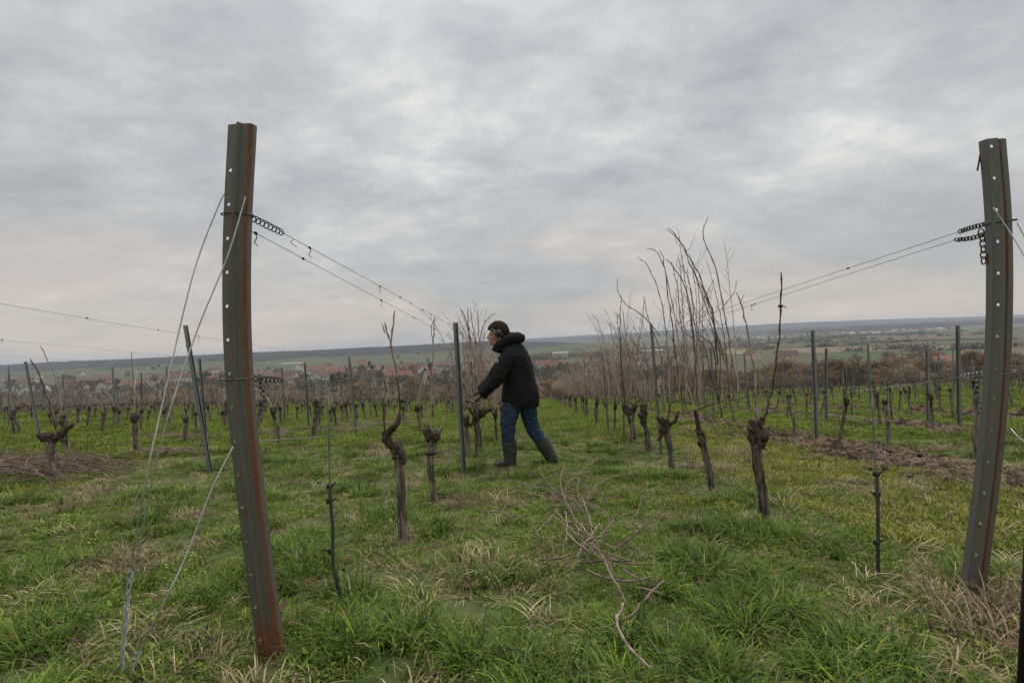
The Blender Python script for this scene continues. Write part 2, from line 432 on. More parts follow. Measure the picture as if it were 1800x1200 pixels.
for kind, n in (('bare', 2600), ('shrub', 3600), ('conifer', 1800), ('olive', 1900)):
    CROWN[kind] = [(trunk_mesh('trunk', kind, 40 + i), crown_mesh('crown', kind, 70 + i * 3, n)) for i in range(3)]
def plant(name, kind, loc, h, wd, label, cat, group, i):
    e = empty(name, loc, R.uniform(0, 6.28)); t_, c_ = CROWN[kind][i % 3]
    a = mesh_obj('trunk' if kind != 'shrub' else 'stems', t_, e); b = mesh_obj('crown', c_, e)
    for q in (a, b): q.scale = (wd, wd, h)
    tag(e, label, cat, group); return e
ORD = ['first', 'second', 'third', 'fourth', 'fifth', 'sixth', 'seventh', 'eighth', 'ninth', 'tenth', 'eleventh', 'twelfth', 'thirteenth', 'fourteenth', 'fifteenth', 'sixteenth', 'seventeenth', 'eighteenth', 'nineteenth']
TENS = ['', '', 'twenty', 'thirty', 'forty', 'fifty', 'sixty', 'seventy', 'eighty', 'ninety']
def ordw(i):
    i += 1
    if i <= 19: return ORD[i - 1]
    if i >= 100: return 'hundred and ' + ordw(i - 101) if i > 100 else 'hundredth'
    return (TENS[i // 10][:-1] + 'ieth') if i % 10 == 0 else TENS[i // 10] + '-' + ORD[i % 10 - 1]

# ---------------------------------------------------------------- village
def tile_mat(name, a, b): return simple(name, a, b, .6, .9, .15, .3, .05, rnd=.15)
ROOF = dict(orange=tile_mat('roof_orange', (.175, .085, .062), (.245, .125, .092)), red=tile_mat('roof_red', (.125, .068, .056), (.185, .105, .088)),
            brown=tile_mat('roof_brown', (.065, .042, .036), (.11, .07, .058)), grey=tile_mat('roof_grey', (.10, .10, .10), (.17, .165, .16)),
            white=tile_mat('roof_white', (.24, .25, .255), (.36, .365, .36)))
WALL = dict(white=tile_mat('wall_white', (.55, .54, .51), (.70, .69, .66)), cream=tile_mat('wall_cream', (.44, .37, .28), (.55, .47, .37)),
            grey=tile_mat('wall_grey', (.30, .28, .26), (.40, .38, .36)), sand=tile_mat('wall_sand', (.40, .31, .22), (.5, .4, .3)))
M['glass'] = simple('window_glass', (.02, .022, .025), (.03, .033, .036), 2, .15, .5, 0)
HM = {}
def house_meshes(L, W, hw, hr):
    k = (L, W, hw, hr)
    if k in HM: return HM[k]
    a = MB(); x, y = L / 2, W / 2
    a.v = [(-x, -y, -2), (x, -y, -2), (x, y, -2), (-x, y, -2), (-x, -y, hw), (x, -y, hw), (x, y, hw), (-x, y, hw), (-x, 0, hw + hr), (x, 0, hw + hr)]
    a.f = [(0, 1, 5, 4), (2, 3, 7, 6), (1, 2, 6, 9, 5), (3, 0, 4, 8, 7), (4, 5, 9, 8), (6, 7, 8, 9)]
    b = MB(); o = .5; sl = hr / y; t = .3
    X, Y, ze = x + .4, y + o, hw - o * sl
    for s in (-1, 1):
        v = [(-X, s * Y, ze + .12), (X, s * Y, ze + .12), (X, 0, hw + hr + .12), (-X, 0, hw + hr + .12)]
        v += [(p[0], p[1], p[2] + t) for p in v]
        b.add(v, [(0, 1, 2, 3), (7, 6, 5, 4), (0, 4, 5, 1), (1, 5, 6, 2), (2, 6, 7, 3), (3, 7, 4, 0)])
    c = MB(); c.box((x * .45, y * .25, hw + hr), (.8, .8, 2.0))
    d = MB(); d.box((0, 0, 0), (1.1, .12, 1.5))
    HM[k] = tuple(q.mesh(n, None, False) for q, n in ((a, 'wall'), (b, 'roof'), (c, 'chimney'), (d, 'window'))); return HM[k]
def matcopy(me, mat, cache={}):
    k = (me.name, mat.name)
    if k not in cache:
        m2 = me.copy(); m2.materials.clear(); m2.materials.append(mat); cache[k] = m2
    return cache[k]
def house(name, px, py, dims, rz, wall, roof, label, cat, group=None, windows=True):
    p = at_z(px, py, VALLEY); e = empty(name, (p.x, p.y, VALLEY), rz); L, W, hw, hr = dims
    a, b, c, d = house_meshes(*dims)
    mesh_obj('wall', matcopy(a, WALL[wall]), e)
    ro = mesh_obj('roof', matcopy(b, ROOF[roof]), e)
    if windows:
        mesh_obj('chimney', matcopy(c, ROOF['brown']), ro)
        gl = matcopy(d, M['glass'])
        n = max(2, int(L / 4))
        for i in range(n):
            for s in ((-1, 1) if p.y < 420 else (-1,)):
                w_ = mesh_obj('window', gl, e); w_.location = (-L / 2 + (i + .5) * L / n, s * (W / 2 + .03), hw * .55)
        for s in (-1, 1):
            w_ = mesh_obj('window', gl, e); w_.location = (s * (L / 2 + .03), 0, hw * .6); w_.rotation_euler = (0, 0, math.pi / 2)
    tag(e, label, cat, group); return e
HOUSES = [(266, 664, 16, 'red', 'white'), (290, 676, 12, 'red', 'cream'), (250, 652, 18, 'red', 'white'), (312, 668, 20, 'brown', 'white'), (345, 660, 22, 'red', 'cream'),
    (378, 654, 14, 'red', 'white'), (375, 672, 13, 'red', 'grey'), (455, 643, 8, 'red', 'white'), (470, 664, 14, 'red', 'cream'), (500, 670, 15, 'red', 'white'),
    (520, 662, 14, 'brown', 'white'), (527, 650, 12, 'red', 'white'), (558, 656, 28, 'orange', 'cream'), (582, 652, 11, 'red', 'white'), (592, 662, 16, 'orange', 'grey'),
    (610, 652, 15, 'red', 'white'), (560, 672, 13, 'brown', 'white'), (636, 641, 18, 'orange', 'sand'), (663, 656, 17, 'orange', 'white'), (684, 658, 13, 'red', 'cream'),
    (702, 668, 22, 'orange', 'sand'), (722, 660, 11, 'grey', 'white'), (732, 652, 13, 'red', 'white'), (746, 656, 14, 'orange', 'white'), (760, 668, 13, 'red', 'cream'),
    (775, 650, 15, 'red', 'white'), (790, 662, 12, 'brown', 'white'), (822, 652, 15, 'orange', 'white'), (832, 662, 13, 'red', 'cream'), (850, 655, 12, 'red', 'white'),
    (955, 645, 15, 'orange', 'white'), (968, 652, 10, 'red', 'white'), (985, 644, 14, 'red', 'cream'), (1052, 652, 14, 'brown', 'white'), (1078, 640, 13, 'grey', 'white'),
    (1110, 646, 16, 'orange', 'cream'), (1072, 660, 14, 'brown', 'grey'), (1128, 650, 12, 'brown', 'white'), (1300, 600, 14, 'red', 'white'), (1322, 632, 16, 'red', 'cream'),
    (1382, 632, 18, 'red', 'sand'), (1190, 642, 12, 'grey', 'white'), (40, 672, 14, 'red', 'cream'), (70, 664, 15, 'red', 'white'), (110, 668, 12, 'brown', 'cream'),
    (140, 660, 13, 'red', 'white'), (15, 668, 13, 'red', 'white'), (185, 672, 13, 'red', 'cream'), (420, 660, 14, 'red', 'white'), (440, 668, 13, 'orange', 'white'), (650, 668, 13, 'brown', 'grey')]
rq = random.Random(8)
for q in range(62):
    px = rq.choice([rq.uniform(225, 400), rq.uniform(430, 860), rq.uniform(430, 860), rq.uniform(-20, 225)]); HOUSES.append((px, 600 - (px - 900) * .047 + rq.uniform(32, 56), rq.choice([12, 14, 16, 20]), rq.choice(['red', 'red', 'orange', 'brown', 'red', 'grey']), rq.choice(['white', 'white', 'cream'])))
HOUSES.sort()
side = {}
for i, (px, py, L, rf, wl) in enumerate(HOUSES):
    dims = R.choice([(8, 4.6, 3.6), (9, 5.2, 4.0), (8.5, 3.8, 3.4)])
    zone = 'left of the worker' if px < 860 else 'right of the worker'
    k = side[(zone, rf)] = side.get((zone, rf), -1) + 1
    lab = f'{wl} house under {rf} tiles, {ordw(k)} {rf}-roofed one from left {zone}'
    house('village_house', px, py, (L * 1.1,) + dims, R.choice([.1, 1.2, 1.5, 1.75, -1.1, .6, 1.4]) if L < 18 else R.uniform(-.2, .2), wl, rf, lab, 'house', 'houses of the village below the vineyard')
house('farm_building', 1695, 650, (40, 13, 4.5, 4.2), .12, 'sand', 'orange', 'long sand-coloured farm building with wide red roof by right end post', 'farm')
house('farm_building', 1652, 655, (10, 8, 4.5, 3), .3, 'sand', 'red', 'small annex at the left end of the long farm building', 'farm')
house('farm_building', 1640, 632, (14, 8, 4, 2.6), .1, 'white', 'brown', 'dark-roofed shed behind the long farm building', 'shed')
house('shed', 985, 628, (26, 12, 7, 1.5), .05, 'cream', 'white', 'pale flat-roofed hall in the fields right of worker', 'hall', windows=False)
house('shed', 1140, 622, (45, 14, 4, 2.5), .05, 'cream', 'white', 'long pale low hall behind the tall canes', 'hall', windows=False)
house('shed', 1592, 642, (22, 8, 2.5, 1.2), .05, 'white', 'white', 'white low greenhouse beside the farm trees', 'greenhouse', windows=False)
house('shed', 515, 641, (46, 16, 3, 2), .02, 'white', 'white', 'white low hall between ridge and left village', 'hall', windows=False)
# far town
rt = random.Random(5); far_t = []
for i in range(95):
    px = rt.choice([rt.uniform(1225, 1480), rt.uniform(1440, 1680), rt.uniform(1440, 1680)])
    hz = 600 - (px - 900) * .047
    far_t.append((px, hz + rt.uniform(14.5, 19.5)))
far_t.sort()
for i, (px, py) in enumerate(far_t):
    big = rt.random() < .22
    wl, rf = ('white', 'white') if big else (rt.choice(['white', 'white', 'cream']), rt.choice(['red', 'brown', 'red', 'grey', 'white']))
    d = (rt.choice([34, 46]), 16, 6, 1.5) if big else (rt.choice([11, 14]), 9, 6, 4)
    house('town_building', px, py, d, rt.uniform(-.4, .4), wl, rf,
          f'{"big pale hall" if big else wl + " house"} in the far town, {ordw(i)} from left', 'hall' if big else 'house', 'buildings of the far town', windows=False)

# trees of the village and valley
TREES = [(20, 690, 13, 'bare'), (60, 684, 9, 'olive'), (105, 684, 9, 'bare'), (130, 686, 9, 'olive'), (160, 690, 10, 'bare'), (178, 688, 11, 'olive'), (205, 688, 11, 'olive'), (225, 690, 9, 'bare'),
    (255, 692, 8, 'bare'), (300, 664, 9, 'conifer'), (330, 690, 8, 'bare'), (362, 682, 14, 'olive'), (372, 690, 11, 'olive'), (438, 672, 9, 'bare'), (460, 690, 9, 'olive'), (478, 655, 10, 'olive'),
    (500, 694, 9, 'bare'), (525, 684, 9, 'bare'), (545, 688, 8, 'bare'), (585, 690, 11, 'conifer'), (600, 684, 12, 'olive'), (612, 660, 11, 'olive'), (635, 660, 11, 'olive'), (650, 655, 12, 'conifer'),
    (645, 690, 9, 'bare'), (672, 690, 8, 'bare'), (690, 688, 8, 'olive'), (735, 690, 8, 'bare'), (757, 664, 12, 'conifer'), (765, 680, 9, 'bare'), (785, 682, 11, 'olive'), (800, 664, 10, 'bare'),
    (820, 680, 10, 'bare'), (845, 685, 9, 'bare'), (865, 668, 9, 'olive'), (960, 664, 9, 'bare'), (990, 660, 11, 'olive'), (1015, 664, 10, 'bare'), (1040, 640, 10, 'bare'), (1060, 668, 9, 'bare'),
    (1090, 664, 9, 'bare'), (1130, 640, 9, 'bare'), (1100, 628, 10, 'bare'), (1180, 650, 10, 'bare'), (1205, 640, 9, 'olive'), (1240, 632, 10, 'bare'), (1270, 630, 11, 'bare'),
    (1620, 652, 13, 'bare'), (1605, 650, 10, 'bare'), (1640, 648, 10, 'bare'), (1760, 655, 11, 'bare'), (1560, 660, 12, 'bare'), (1505, 644, 9, 'bare'),
    (1206, 612, 9, 'conifer'), (1285, 603, 10, 'conifer'), (1298, 602, 11, 'conifer'), (1352, 600, 12, 'conifer'), (1410, 598, 11, 'conifer'), (1380, 596, 10, 'olive'), (1420, 592, 14, 'conifer'),
    (700, 632, 10, 'olive'), (735, 628, 12, 'conifer'), (280, 650, 14, 'olive'), (270, 652, 12, 'olive'), (930, 616, 12, 'bare'), (945, 615, 12, 'olive'), (905, 618, 12, 'olive')]
rq = random.Random(18)
for q in range(64):
    px = rq.uniform(-20, 870); TREES.append((px, 600 - (px - 900) * .047 + rq.uniform(30, 62), rq.uniform(7, 11), rq.choice(['bare', 'bare', 'bare', 'olive', 'conifer'])))
TREES.sort(); kn = {}
KW = dict(bare='bare brown tree', olive='brownish leafy tree', conifer='dark conical evergreen')
for i, (px, py, h, kind) in enumerate(TREES):
    p = at_z(px, py, VALLEY)
    zone = 'left of the worker' if px < 880 else 'right of the worker'
    k = kn[(zone, kind)] = kn.get((zone, kind), -1) + 1
    plant('evergreen_tree' if kind == 'conifer' else 'valley_tree', kind, (p.x, p.y, plane(p.x, p.y)), h * 1.15, h * (1.0 if kind != 'conifer' else 1.15),
          f'{KW[kind]} in the valley, {ordw(k)} such tree from left, {zone}', 'tree', 'trees of the valley', i)
# bare hedge of shrubs below the right-hand vines
rh = random.Random(11); hedge = []
for i in range(84):
    y = rh.uniform(64, 118); px = rh.uniform(1195, 1840)
    x = (px - 945) / F * y; hedge.append((px, x, y, rh.uniform(2.2, 3.9) * (1 + (y - 64) / 75)))
hedge.sort()
for i, (px, x, y, h) in enumerate(hedge):
    if px < 1300: h *= .85
    plant('hedge_shrub', 'shrub', (x, y, plane(x, y)), h, h * rh.uniform(1.25, 1.7), f'bare brown hedge shrub below the right-hand vines, {ordw(i)} from left', 'shrub', 'bare shrubs of the hedge', i)
rh = random.Random(12); hl = []
for i in range(72):
    y = rh.uniform(66, 130); px = rh.uniform(-40, 1190); hl.append((px, (px - 945) / F * y, y, rh.uniform(2.2, 4.2)))
hl.sort()
for i, (px, x, y, h) in enumerate(hl):
    plant('hedge_shrub', 'shrub', (x, y, plane(x, y) - .3), h, h * rh.uniform(1.2, 1.7), f'low bare shrub below the left-hand vines, {ordw(i)} from left', 'shrub', 'low shrubs below the left vines', i)
# far woods that read as one mass
def woods(lab, spots, seed, nper, olive=.2, dark=1):
    r = random.Random(seed); v, f, cols = [], [], []
    for (px, py, hh, ww) in spots:
        c = at_z(px, py, VALLEY)
        for i in range(nper):
            p = c + Vector((r.gauss(0, ww * .4), r.gauss(0, ww * .4), abs(r.gauss(0, .5)) * hh))
            p.z = min(p.z, VALLEY + hh * r.uniform(.85, 1.15))
            L = r.uniform(1.2, 3.0) * (1 if ww < 60 else 2.2); d = Vector((r.gauss(0, .6), r.gauss(0, .6), 1)).normalized(); s = Vector((r.gauss(0, 1), r.gauss(0, 1), 0)).normalized() * L * .3
            b = len(v); v += [tuple(p - s), tuple(p + s), tuple(p + d * L)]; f.append((b, b + 1, b + 2))
            k = r.uniform(.6, 1.2) * dark; base = (.095, .092, .052) if r.random() < olive else (.125, .098, .075); cols += [tuple(q * k for q in base)] * 3
    tag(mesh_obj('woodland', col_mesh('woodland', v, f, cols, M['twig'])), lab, 'woods', kind='stuff')
rw = random.Random(3)
def hz(px): return 600 - (px - 900) * .047
woods('dark strip of woodland along the foot of the far town', [(px, hz(px) + rw.uniform(17, 24), 8, 30) for px in [rw.uniform(1200, 1640) for _ in range(70)]], 1, 160)
woods('far dark wood on the horizon behind the town', [(px, hz(px) + rw.uniform(9.6, 11), rw.uniform(20, 27), 90) for px in [rw.uniform(1500, 1900) for _ in range(70)] + [rw.uniform(1330, 1560) for _ in range(18)]], 2, 420, .3, .42)
woods('scattered far copses between village and ridge', [(px, hz(px) + rw.uniform(12, 22), 8, 22) for px in [rw.uniform(-50, 1150) for _ in range(120)]], 3, 90, .4)
woods('brown scrub filling the gaps between the village houses', [(px, hz(px) + rw.uniform(46, 80), 4.0, 10) for px in [rw.uniform(-50, 1200) for _ in range(230)]], 4, 120, .3)
woods('dark hedges and copses dividing the right hand fields', [(px, hz(px) + o_ + rw.gauss(0, .5), 5, 9) for o_, a_, b_, n_ in ((35, 1330, 1600, 22), (27, 1340, 1790, 40), (20.5, 1400, 1790, 40), (46, 1480, 1640, 12), (52, 1600, 1790, 16)) for px in [rw.uniform(a_, b_) for _ in range(n_)]], 9, 60, .35, .6)
woods('thickets around the fields behind the tall canes', [(px, hz(px) + rw.uniform(26, 40), 7, 18) for px in [rw.uniform(930, 1340) for _ in range(80)]], 6, 120, .3)

# ---------------------------------------------------------------- posts
def steel_mat(name, rust_c, rust_e, foot, seed):
    """galvanised sheet: UV.x across the profile 0..1, UV.y metres above the ground; rust runs along the fold and the edge"""
    m, t, b = new_mat(name, .55, .5)
    uv = N(t, 'ShaderNodeUVMap'); sep = N(t, 'ShaderNodeSeparateXYZ'); t.links.new(uv.outputs[0], sep.inputs[0])
    U, V = sep.outputs[0], sep.outputs[1]
    mp = N(t, 'ShaderNodeMapping'); t.links.new(uv.outputs[0], mp.inputs[0]); mp.inputs['Location'].default_value = (seed, seed, 0)
    mp.inputs['Scale'].default_value = (3, 1, 1)
    slow = noise_n(t, mp.outputs[0], 3.4, 7, .66, .6); fine = noise_n(t, mp.outputs[0], 26, 5, .65)
    mp2 = N(t, 'ShaderNodeMapping'); t.links.new(uv.outputs[0], mp2.inputs[0]); mp2.inputs['Scale'].default_value = (22, 1.4, 1)
    drip = noise_n(t, mp2.outputs[0], 2.0, 4, .6)
    zinc = mixc(t, ramp(t, fine, [(.3, 0), (.7, 1)]), (.105, .102, .09), (.19, .186, .168))
    zinc = mixc(t, ramp(t, drip, [(.42, 0), (.7, .55)]), zinc, (.095, .094, .083))
    rust = mixc(t, ramp(t, fine, [(.3, 0), (.7, 1)]), (.06, .024, .012), (.26, .10, .038))
    def line(c, wd):
        d = math_n(t, 'ABSOLUTE', math_n(t, 'SUBTRACT', U, c))
        d = math_n(t, 'ADD', d, math_n(t, 'MULTIPLY', math_n(t, 'SUBTRACT', .5, slow), .42))
        d = math_n(t, 'ADD', d, math_n(t, 'MULTIPLY', math_n(t, 'SUBTRACT', fine, .5), .12))
        return ramp(t, d, [(0, 1), (wd, 0)])
    mask = line(rust_c, .085)
    if rust_e: mask = math_n(t, 'MAXIMUM', mask, line(rust_e, .16))
    if foot:
        ft = ramp(t, math_n(t, 'ADD', V, math_n(t, 'MULTIPLY', math_n(t, 'SUBTRACT', slow, .5), .25)), [(foot * .8, 1), (foot, 0)])
        mask = math_n(t, 'MAXIMUM', mask, ft)
    mask = math_n(t, 'MULTIPLY', mask, .92)
    t.links.new(mixc(t, mask, zinc, rust), b.inputs['Base Color'])
    t.links.new(math_n(t, 'MULTIPLY', math_n(t, 'SUBTRACT', 1.0, mask), .35), b.inputs['Metallic'])
    t.links.new(math_n(t, 'ADD', .5, math_n(t, 'MULTIPLY', mask, .4)), b.inputs['Roughness'])
    add_bump(t, b, fine, .25, .002)
    return m
def end_post(name, path, prof, yaw, mat, label, hole_u, hole_du, hole_v, flip=1):
    """path: world points from foot to head; prof: (across, depth) polyline; real punched holes in the flat flange"""
    path = catmull(path, 60); prof = [(a * .86, b * .9) for a, b in prof]
    cum = [0]
    for a, b in zip(path, path[1:]): cum.append(cum[-1] + (b - a).length)
    Ltot = cum[-1]
    def pt(s):
        s = max(0, min(Ltot, s)); i = max(k for k in range(len(cum)) if cum[k] <= s + 1e-9); i = min(i, len(path) - 2)
        t_ = (s - cum[i]) / (cum[i + 1] - cum[i]); return path[i].lerp(path[i + 1], t_), (path[i + 1] - path[i]).normalized()
    e1 = Vector((math.cos(yaw), math.sin(yaw), 0)); e2 = Vector((-math.sin(yaw), math.cos(yaw), 0))
    plen = [0]
    for a, b in zip(prof, prof[1:]): plen.append(plen[-1] + math.hypot(b[0] - a[0], b[1] - a[1]))
    base = path[0]
    verts, faces, uvs = [], [], []
    def addv(k, fr, s):
        a, b = prof[k], prof[min(k + 1, len(prof) - 1)]
        u, d = a[0] + (b[0] - a[0]) * fr, a[1] + (b[1] - a[1]) * fr
        p, tg = pt(s); q = p + e1 * u + e2 * d
        verts.append(tuple(q - base)); uvs.append(((plen[k] + (plen[min(k + 1, len(prof) - 1)] - plen[k]) * fr) / plen[-1], s)); return len(verts) - 1
    hs = .014; levels = []; s = -.0; holes = []
    n_s = int(Ltot / .06); lv = set(round(i * Ltot / n_s, 5) for i in range(n_s + 1))
    for h_ in hole_v:
        lv = {q for q in lv if abs(q - h_) > hs * 1.3}; lv |= {round(h_ - hs, 5), round(h_ + hs, 5)}; holes.append((round(h_ - hs, 5), h_))
    lv = sorted(lv); hd = dict(holes)
    cols = []
    segl = math.hypot(prof[hole_u + 1][0] - prof[hole_u][0], prof[hole_u + 1][1] - prof[hole_u][1])
    f0, f1 = hole_du - hs / segl, hole_du + hs / segl
    for k in range(len(prof)):
        cols.append((k, 0.0))
        if k == hole_u: cols += [(k, f0), (k, f1)]
    grid = [[addv(k, fr, s) for k, fr in cols] for s in lv]
    hc = cols.index((hole_u, f0))
    for i in range(len(lv) - 1):
        for j in range(len(cols) - 1):
            a, b, c, d = grid[i][j], grid[i][j + 1], grid[i + 1][j + 1], grid[i + 1][j]
            if j == hc and lv[i] in hd:
                mid = hd[lv[i]]; ring = []
                for q in range(8):
                    an = -math.pi * .75 + q * math.pi / 4; ring.append(addv(hole_u, hole_du + math.cos(an) * .0062 / segl, mid + math.sin(an) * .0062))
                faces += [(a, b, ring[2], ring[1], ring[0]), (b, c, ring[4], ring[3], ring[2]), (c, d, ring[6], ring[5], ring[4]), (d, a, ring[0], ring[7], ring[6])]
            else: faces.append((a, b, c, d))
    me = bpy.data.meshes.new('post_body'); me.from_pydata(verts, [], faces); me.materials.append(mat)
    ul = me.uv_layers.new(name='UVMap')
    for lp in me.loops: ul.data[lp.index].uv = uvs[lp.vertex_index]
    me.update()
    e = empty(name, base); o = mesh_obj('post_body', me, e)
    sm = o.modifiers.new('sheet', 'SOLIDIFY'); sm.thickness = .0035; sm.offset = 0
    tag(e, label, 'post'); return e
YL = ground_at(474, 1162).y
YR = ground_at(1718, 1055).y
def lean(pxs, y0, y1):   # pixels from foot to head, world depth eases from y0 to y1 (the post leans towards the headland)
    n = len(pxs) - 1; return [at_y(px, py, y0 + (y1 - y0) * i / n) for i, (px, py) in enumerate(pxs)]
PL = lean([(477, 1190), (452, 1010), (432, 850), (417, 700), (410, 560), (411, 400), (420, 217)], YL, YL - .03)
PR = lean([(1714, 1080), (1735, 920), (1752, 780), (1763, 640), (1767, 500), (1764, 370), (1754, 243)], YR, YR - .03)
prof_L = [(-.044, .013), (-.046, .010), (-.046, .002), (-.042, 0), (-.004, .003), (.001, -.012), (.006, -.013), (.012, .004), (.040, .010), (.046, .016), (.046, .04)]
prof_R = [(-.046, .040), (-.046, .014), (-.042, .006), (-.006, -.004), (.002, .012), (.010, .014), (.018, .004), (.044, .004), (.048, .008), (.048, .036)]
M['steel_L'] = steel_mat('steel_left_post', .42, .80, .20, .3); M['steel_R'] = steel_mat('steel_right_post', .62, 0, 0, 4.1)
post_L = end_post('end_post', PL, prof_L, rad(-6), M['steel_L'], 'big rust-streaked steel end post in the left foreground', 3, .40, [.13 + .114 * i for i in range(15)])
post_R = end_post('end_post', PR, prof_R, rad(10), M['steel_R'], 'big grey steel end post at the right edge', 2, .3, [.12 + .12 * i for i in range(15)])

# line posts
def line_post_mesh(name, h, seed, hooks):
    mb = MB(); prof = [(-.014, .018), (-.022, .016), (-.022, -.004), (-.008, -.006), (0, -.001), (.008, -.006), (.022, -.004), (.022, .016), (.014, .018)]
    t = .0022
    inner = [(x * .86, y + t) for x, y in prof]; loop = prof + inner[::-1]; n = len(loop)
    for z in (-.25, h):
        mb.v += [(x, y, z) for x, y in loop]
    mb.f += [(k, (k + 1) % n, n + (k + 1) % n, n + k) for k in range(n)]
    m_ = len(prof)
    mb.f += [(n + k, n + k + 1, n + n - 2 - k, n + n - 1 - k) for k in range(m_ - 1)]
    return mb.mesh(name, M['galv'], False)
LPM = [line_post_mesh('post_body', 1.0, i, i < 2) for i in range(1)]
hk = MB()
hk.tube([(.022, 0, 0), (.032, 0, .004), (.033, 0, .018)], .0028, 4)
HOOK = hk.mesh('wire_hook', M['rod'])
def line_post(base, top, label, group, near):
    base, top = Vector(base), Vector(top); d = top - base; h = d.length
    e = empty('trellis_post', base)
    e.rotation_mode = 'QUATERNION'; e.rotation_quaternion = d.to_track_quat('Z', 'Y')
    b = mesh_obj('post_body', LPM[0], e); b.scale = (1.15, 1.15, h)
    if near:
        for i in range(int(h / .16) - 2):
            for s in ((1, -1) if i % 2 else (1,)):
                k = mesh_obj('wire_hook', HOOK, e); k.location = (0, 0, .55 + i * .125)
                if .55 + i * .125 > h - .05: bpy.data.objects.remove(k); continue
                k.scale = (s * 1.15, 1, 1)
    tag(e, label, 'post', group); return e
G_POST = 'steel posts along the vine rows'
NEARP = [((815, 832), (800, 567), 'grey steel post in the left row just in front of worker'), ((1161, 798), (1143, 569), 'grey steel post among tall canes, first in right row'),
         ((1070, 762), (1056, 610), 'second grey steel post in the unpruned right row'), ((370, 832), (325, 572), 'leaning grey steel post just left of the big rusty end post'),
         ((626, 766), (613, 627), 'slim grey post between rusty end post and left row'), ((362, 768), (350, 630), 'thin grey post close behind the leaning post'),
         ((70, 768), (44, 635), 'leaning grey post near the left edge'), ((1436, 773), (1429, 580), 'tall grey post right of the unpruned row'),
         ((1687, 761), (1684, 572), 'tall grey post just left of the right end post'), ((1453, 742), (1453, 612), 'thin grey post close right of the tall one'),
         ((1632, 745), (1630, 612), 'thin grey post left of the tall post near right end')]
for bp, tp, lab in NEARP:
    g = ground_at(*bp); line_post(g - Vector((0, 0, .05)), at_y(tp[0], tp[1], g.y + .02), lab, G_POST, True)
rp = random.Random(21)
def row_name(side, i): return f'{ordw(i)} row {side} of the worker'
n_posts = len(NEARP)
for side, rows in (('left', LEFT_ROWS), ('right', RIGHT_ROWS)):
    for i, x in enumerate(rows):
        y = {('left', 0): 11.2, ('left', 1): 17.5, ('right', 0): 15.4, ('right', 1): 12.4}.get((side, i), rp.uniform(11.5, 16.5)); k = 0
        while y < V_END:
            z = gz(x, y); h = 1.78 + rp.uniform(-.06, .06); q = to_px((x, y, z + 1))
            if q and -15 < q[0] < 1815 and n_posts < 300:
                line_post((x, y, z), (x + rp.uniform(-.05, .05), y + rp.uniform(-.06, .06), z + h), f'grey steel post, {ordw(k)} far post down the {row_name(side, i)}', G_POST, y < 14)
                k += 1; n_posts += 1
            y += 4.9 + rp.uniform(-.1, .1)

# ---------------------------------------------------------------- vines
def cane_tube(mb, pts, r0, r1, rnd, node=.075, n=5):
    pts = [Vector(p) for p in pts]; L = sum((b - a).length for a, b in zip(pts, pts[1:]))
    m = max(4, min(26, int(L / (node * .5))))
    P = catmull(pts, m); rr = []
    for i in range(m + 1):
        t = i / m; r = r0 + (r1 - r0) * t
        rr.append(r * (1.45 if i % 2 == 0 and 0 < i < m else .92))
        if 0 < i < m: P[i] = P[i] + Vector((rnd.uniform(-1, 1), rnd.uniform(-1, 1), 0)) * max(r0 * .9, .0045)
    mb.tube(P, rr, n)
    for i in range(2, m, 2):      # buds
        if rnd.random() < .5:
            d = Vector((rnd.uniform(-1, 1), rnd.uniform(-1, 1), .8)).normalized(); mb.tube([P[i], P[i] + d * rr[i] * 3.2], [rr[i] * .6, rr[i] * .15], 3)
def trunk_part(mb, path, r0, r1, rnd, n=9, seg=12):
    P = catmull(path, seg); rr = lerp_list([r0 * 1.3, r0, (r0 + r1) / 2, r1], seg); b = len(mb.v); so = rnd.random() * 50; tw = rnd.uniform(-5, 5)
    P = [p + Vector((rnd.uniform(-1, 1), rnd.uniform(-1, 1), 0)) * r0 * .16 for p in P]; m = len(P)
    for i, p in enumerate(P):
        t = (P[min(i + 1, m - 1)] - P[max(i - 1, 0)]).normalized(); e2 = (Vector((0, 1, 0)) - t * t.y).normalized(); e1 = e2.cross(t); z = i / seg
        for k in range(n):
            a = 2 * math.pi * k / n
            j = 1 + .30 * mnoise.noise(Vector((math.cos(a) * 1.6, math.sin(a) * 1.6, z * 3 + so))) + .13 * math.sin(4 * a + tw * z + so) + .10 * mnoise.noise(Vector((math.cos(a) * 5, math.sin(a) * 5, z * 9 + so)))
            mb.v.append(tuple(p + (e1 * math.cos(a) + e2 * math.sin(a)) * rr[i] * j))
    for i in range(m - 1):
        for k in range(n): q = b + i * n; mb.f.append((q + k, q + (k + 1) % n, q + n + (k + 1) % n, q + n + k))
    mb.f.append(tuple(b + k for k in reversed(range(n)))); mb.f.append(tuple(b + (m - 1) * n + k for k in range(n)))
def bark_strips(mb, path, r, rnd, n):
    """loose fibres of peeling bark"""
    P = catmull(path, 20)
    for q in range(n):
        i = rnd.randrange(1, 15); L = rnd.randint(2, 5); a = rnd.uniform(0, 6.28); w = rnd.uniform(.0012, .003); d = Vector((math.cos(a), math.sin(a), 0)); s_ = Vector((-d.y, d.x, 0)) * w; b = len(mb.v); lift = rnd.uniform(.2, 1.2)
        for k in range(L + 1):
            p = P[min(i + k, 20)] + d * r * (1.08 + .12 * lift * (k / L) ** 2) + s_ * rnd.uniform(-1, 1); mb.v += [tuple(p - s_), tuple(p + s_)]
        for k in range(L): mb.f.append((b + 2 * k, b + 2 * k + 1, b + 2 * k + 3, b + 2 * k + 2))
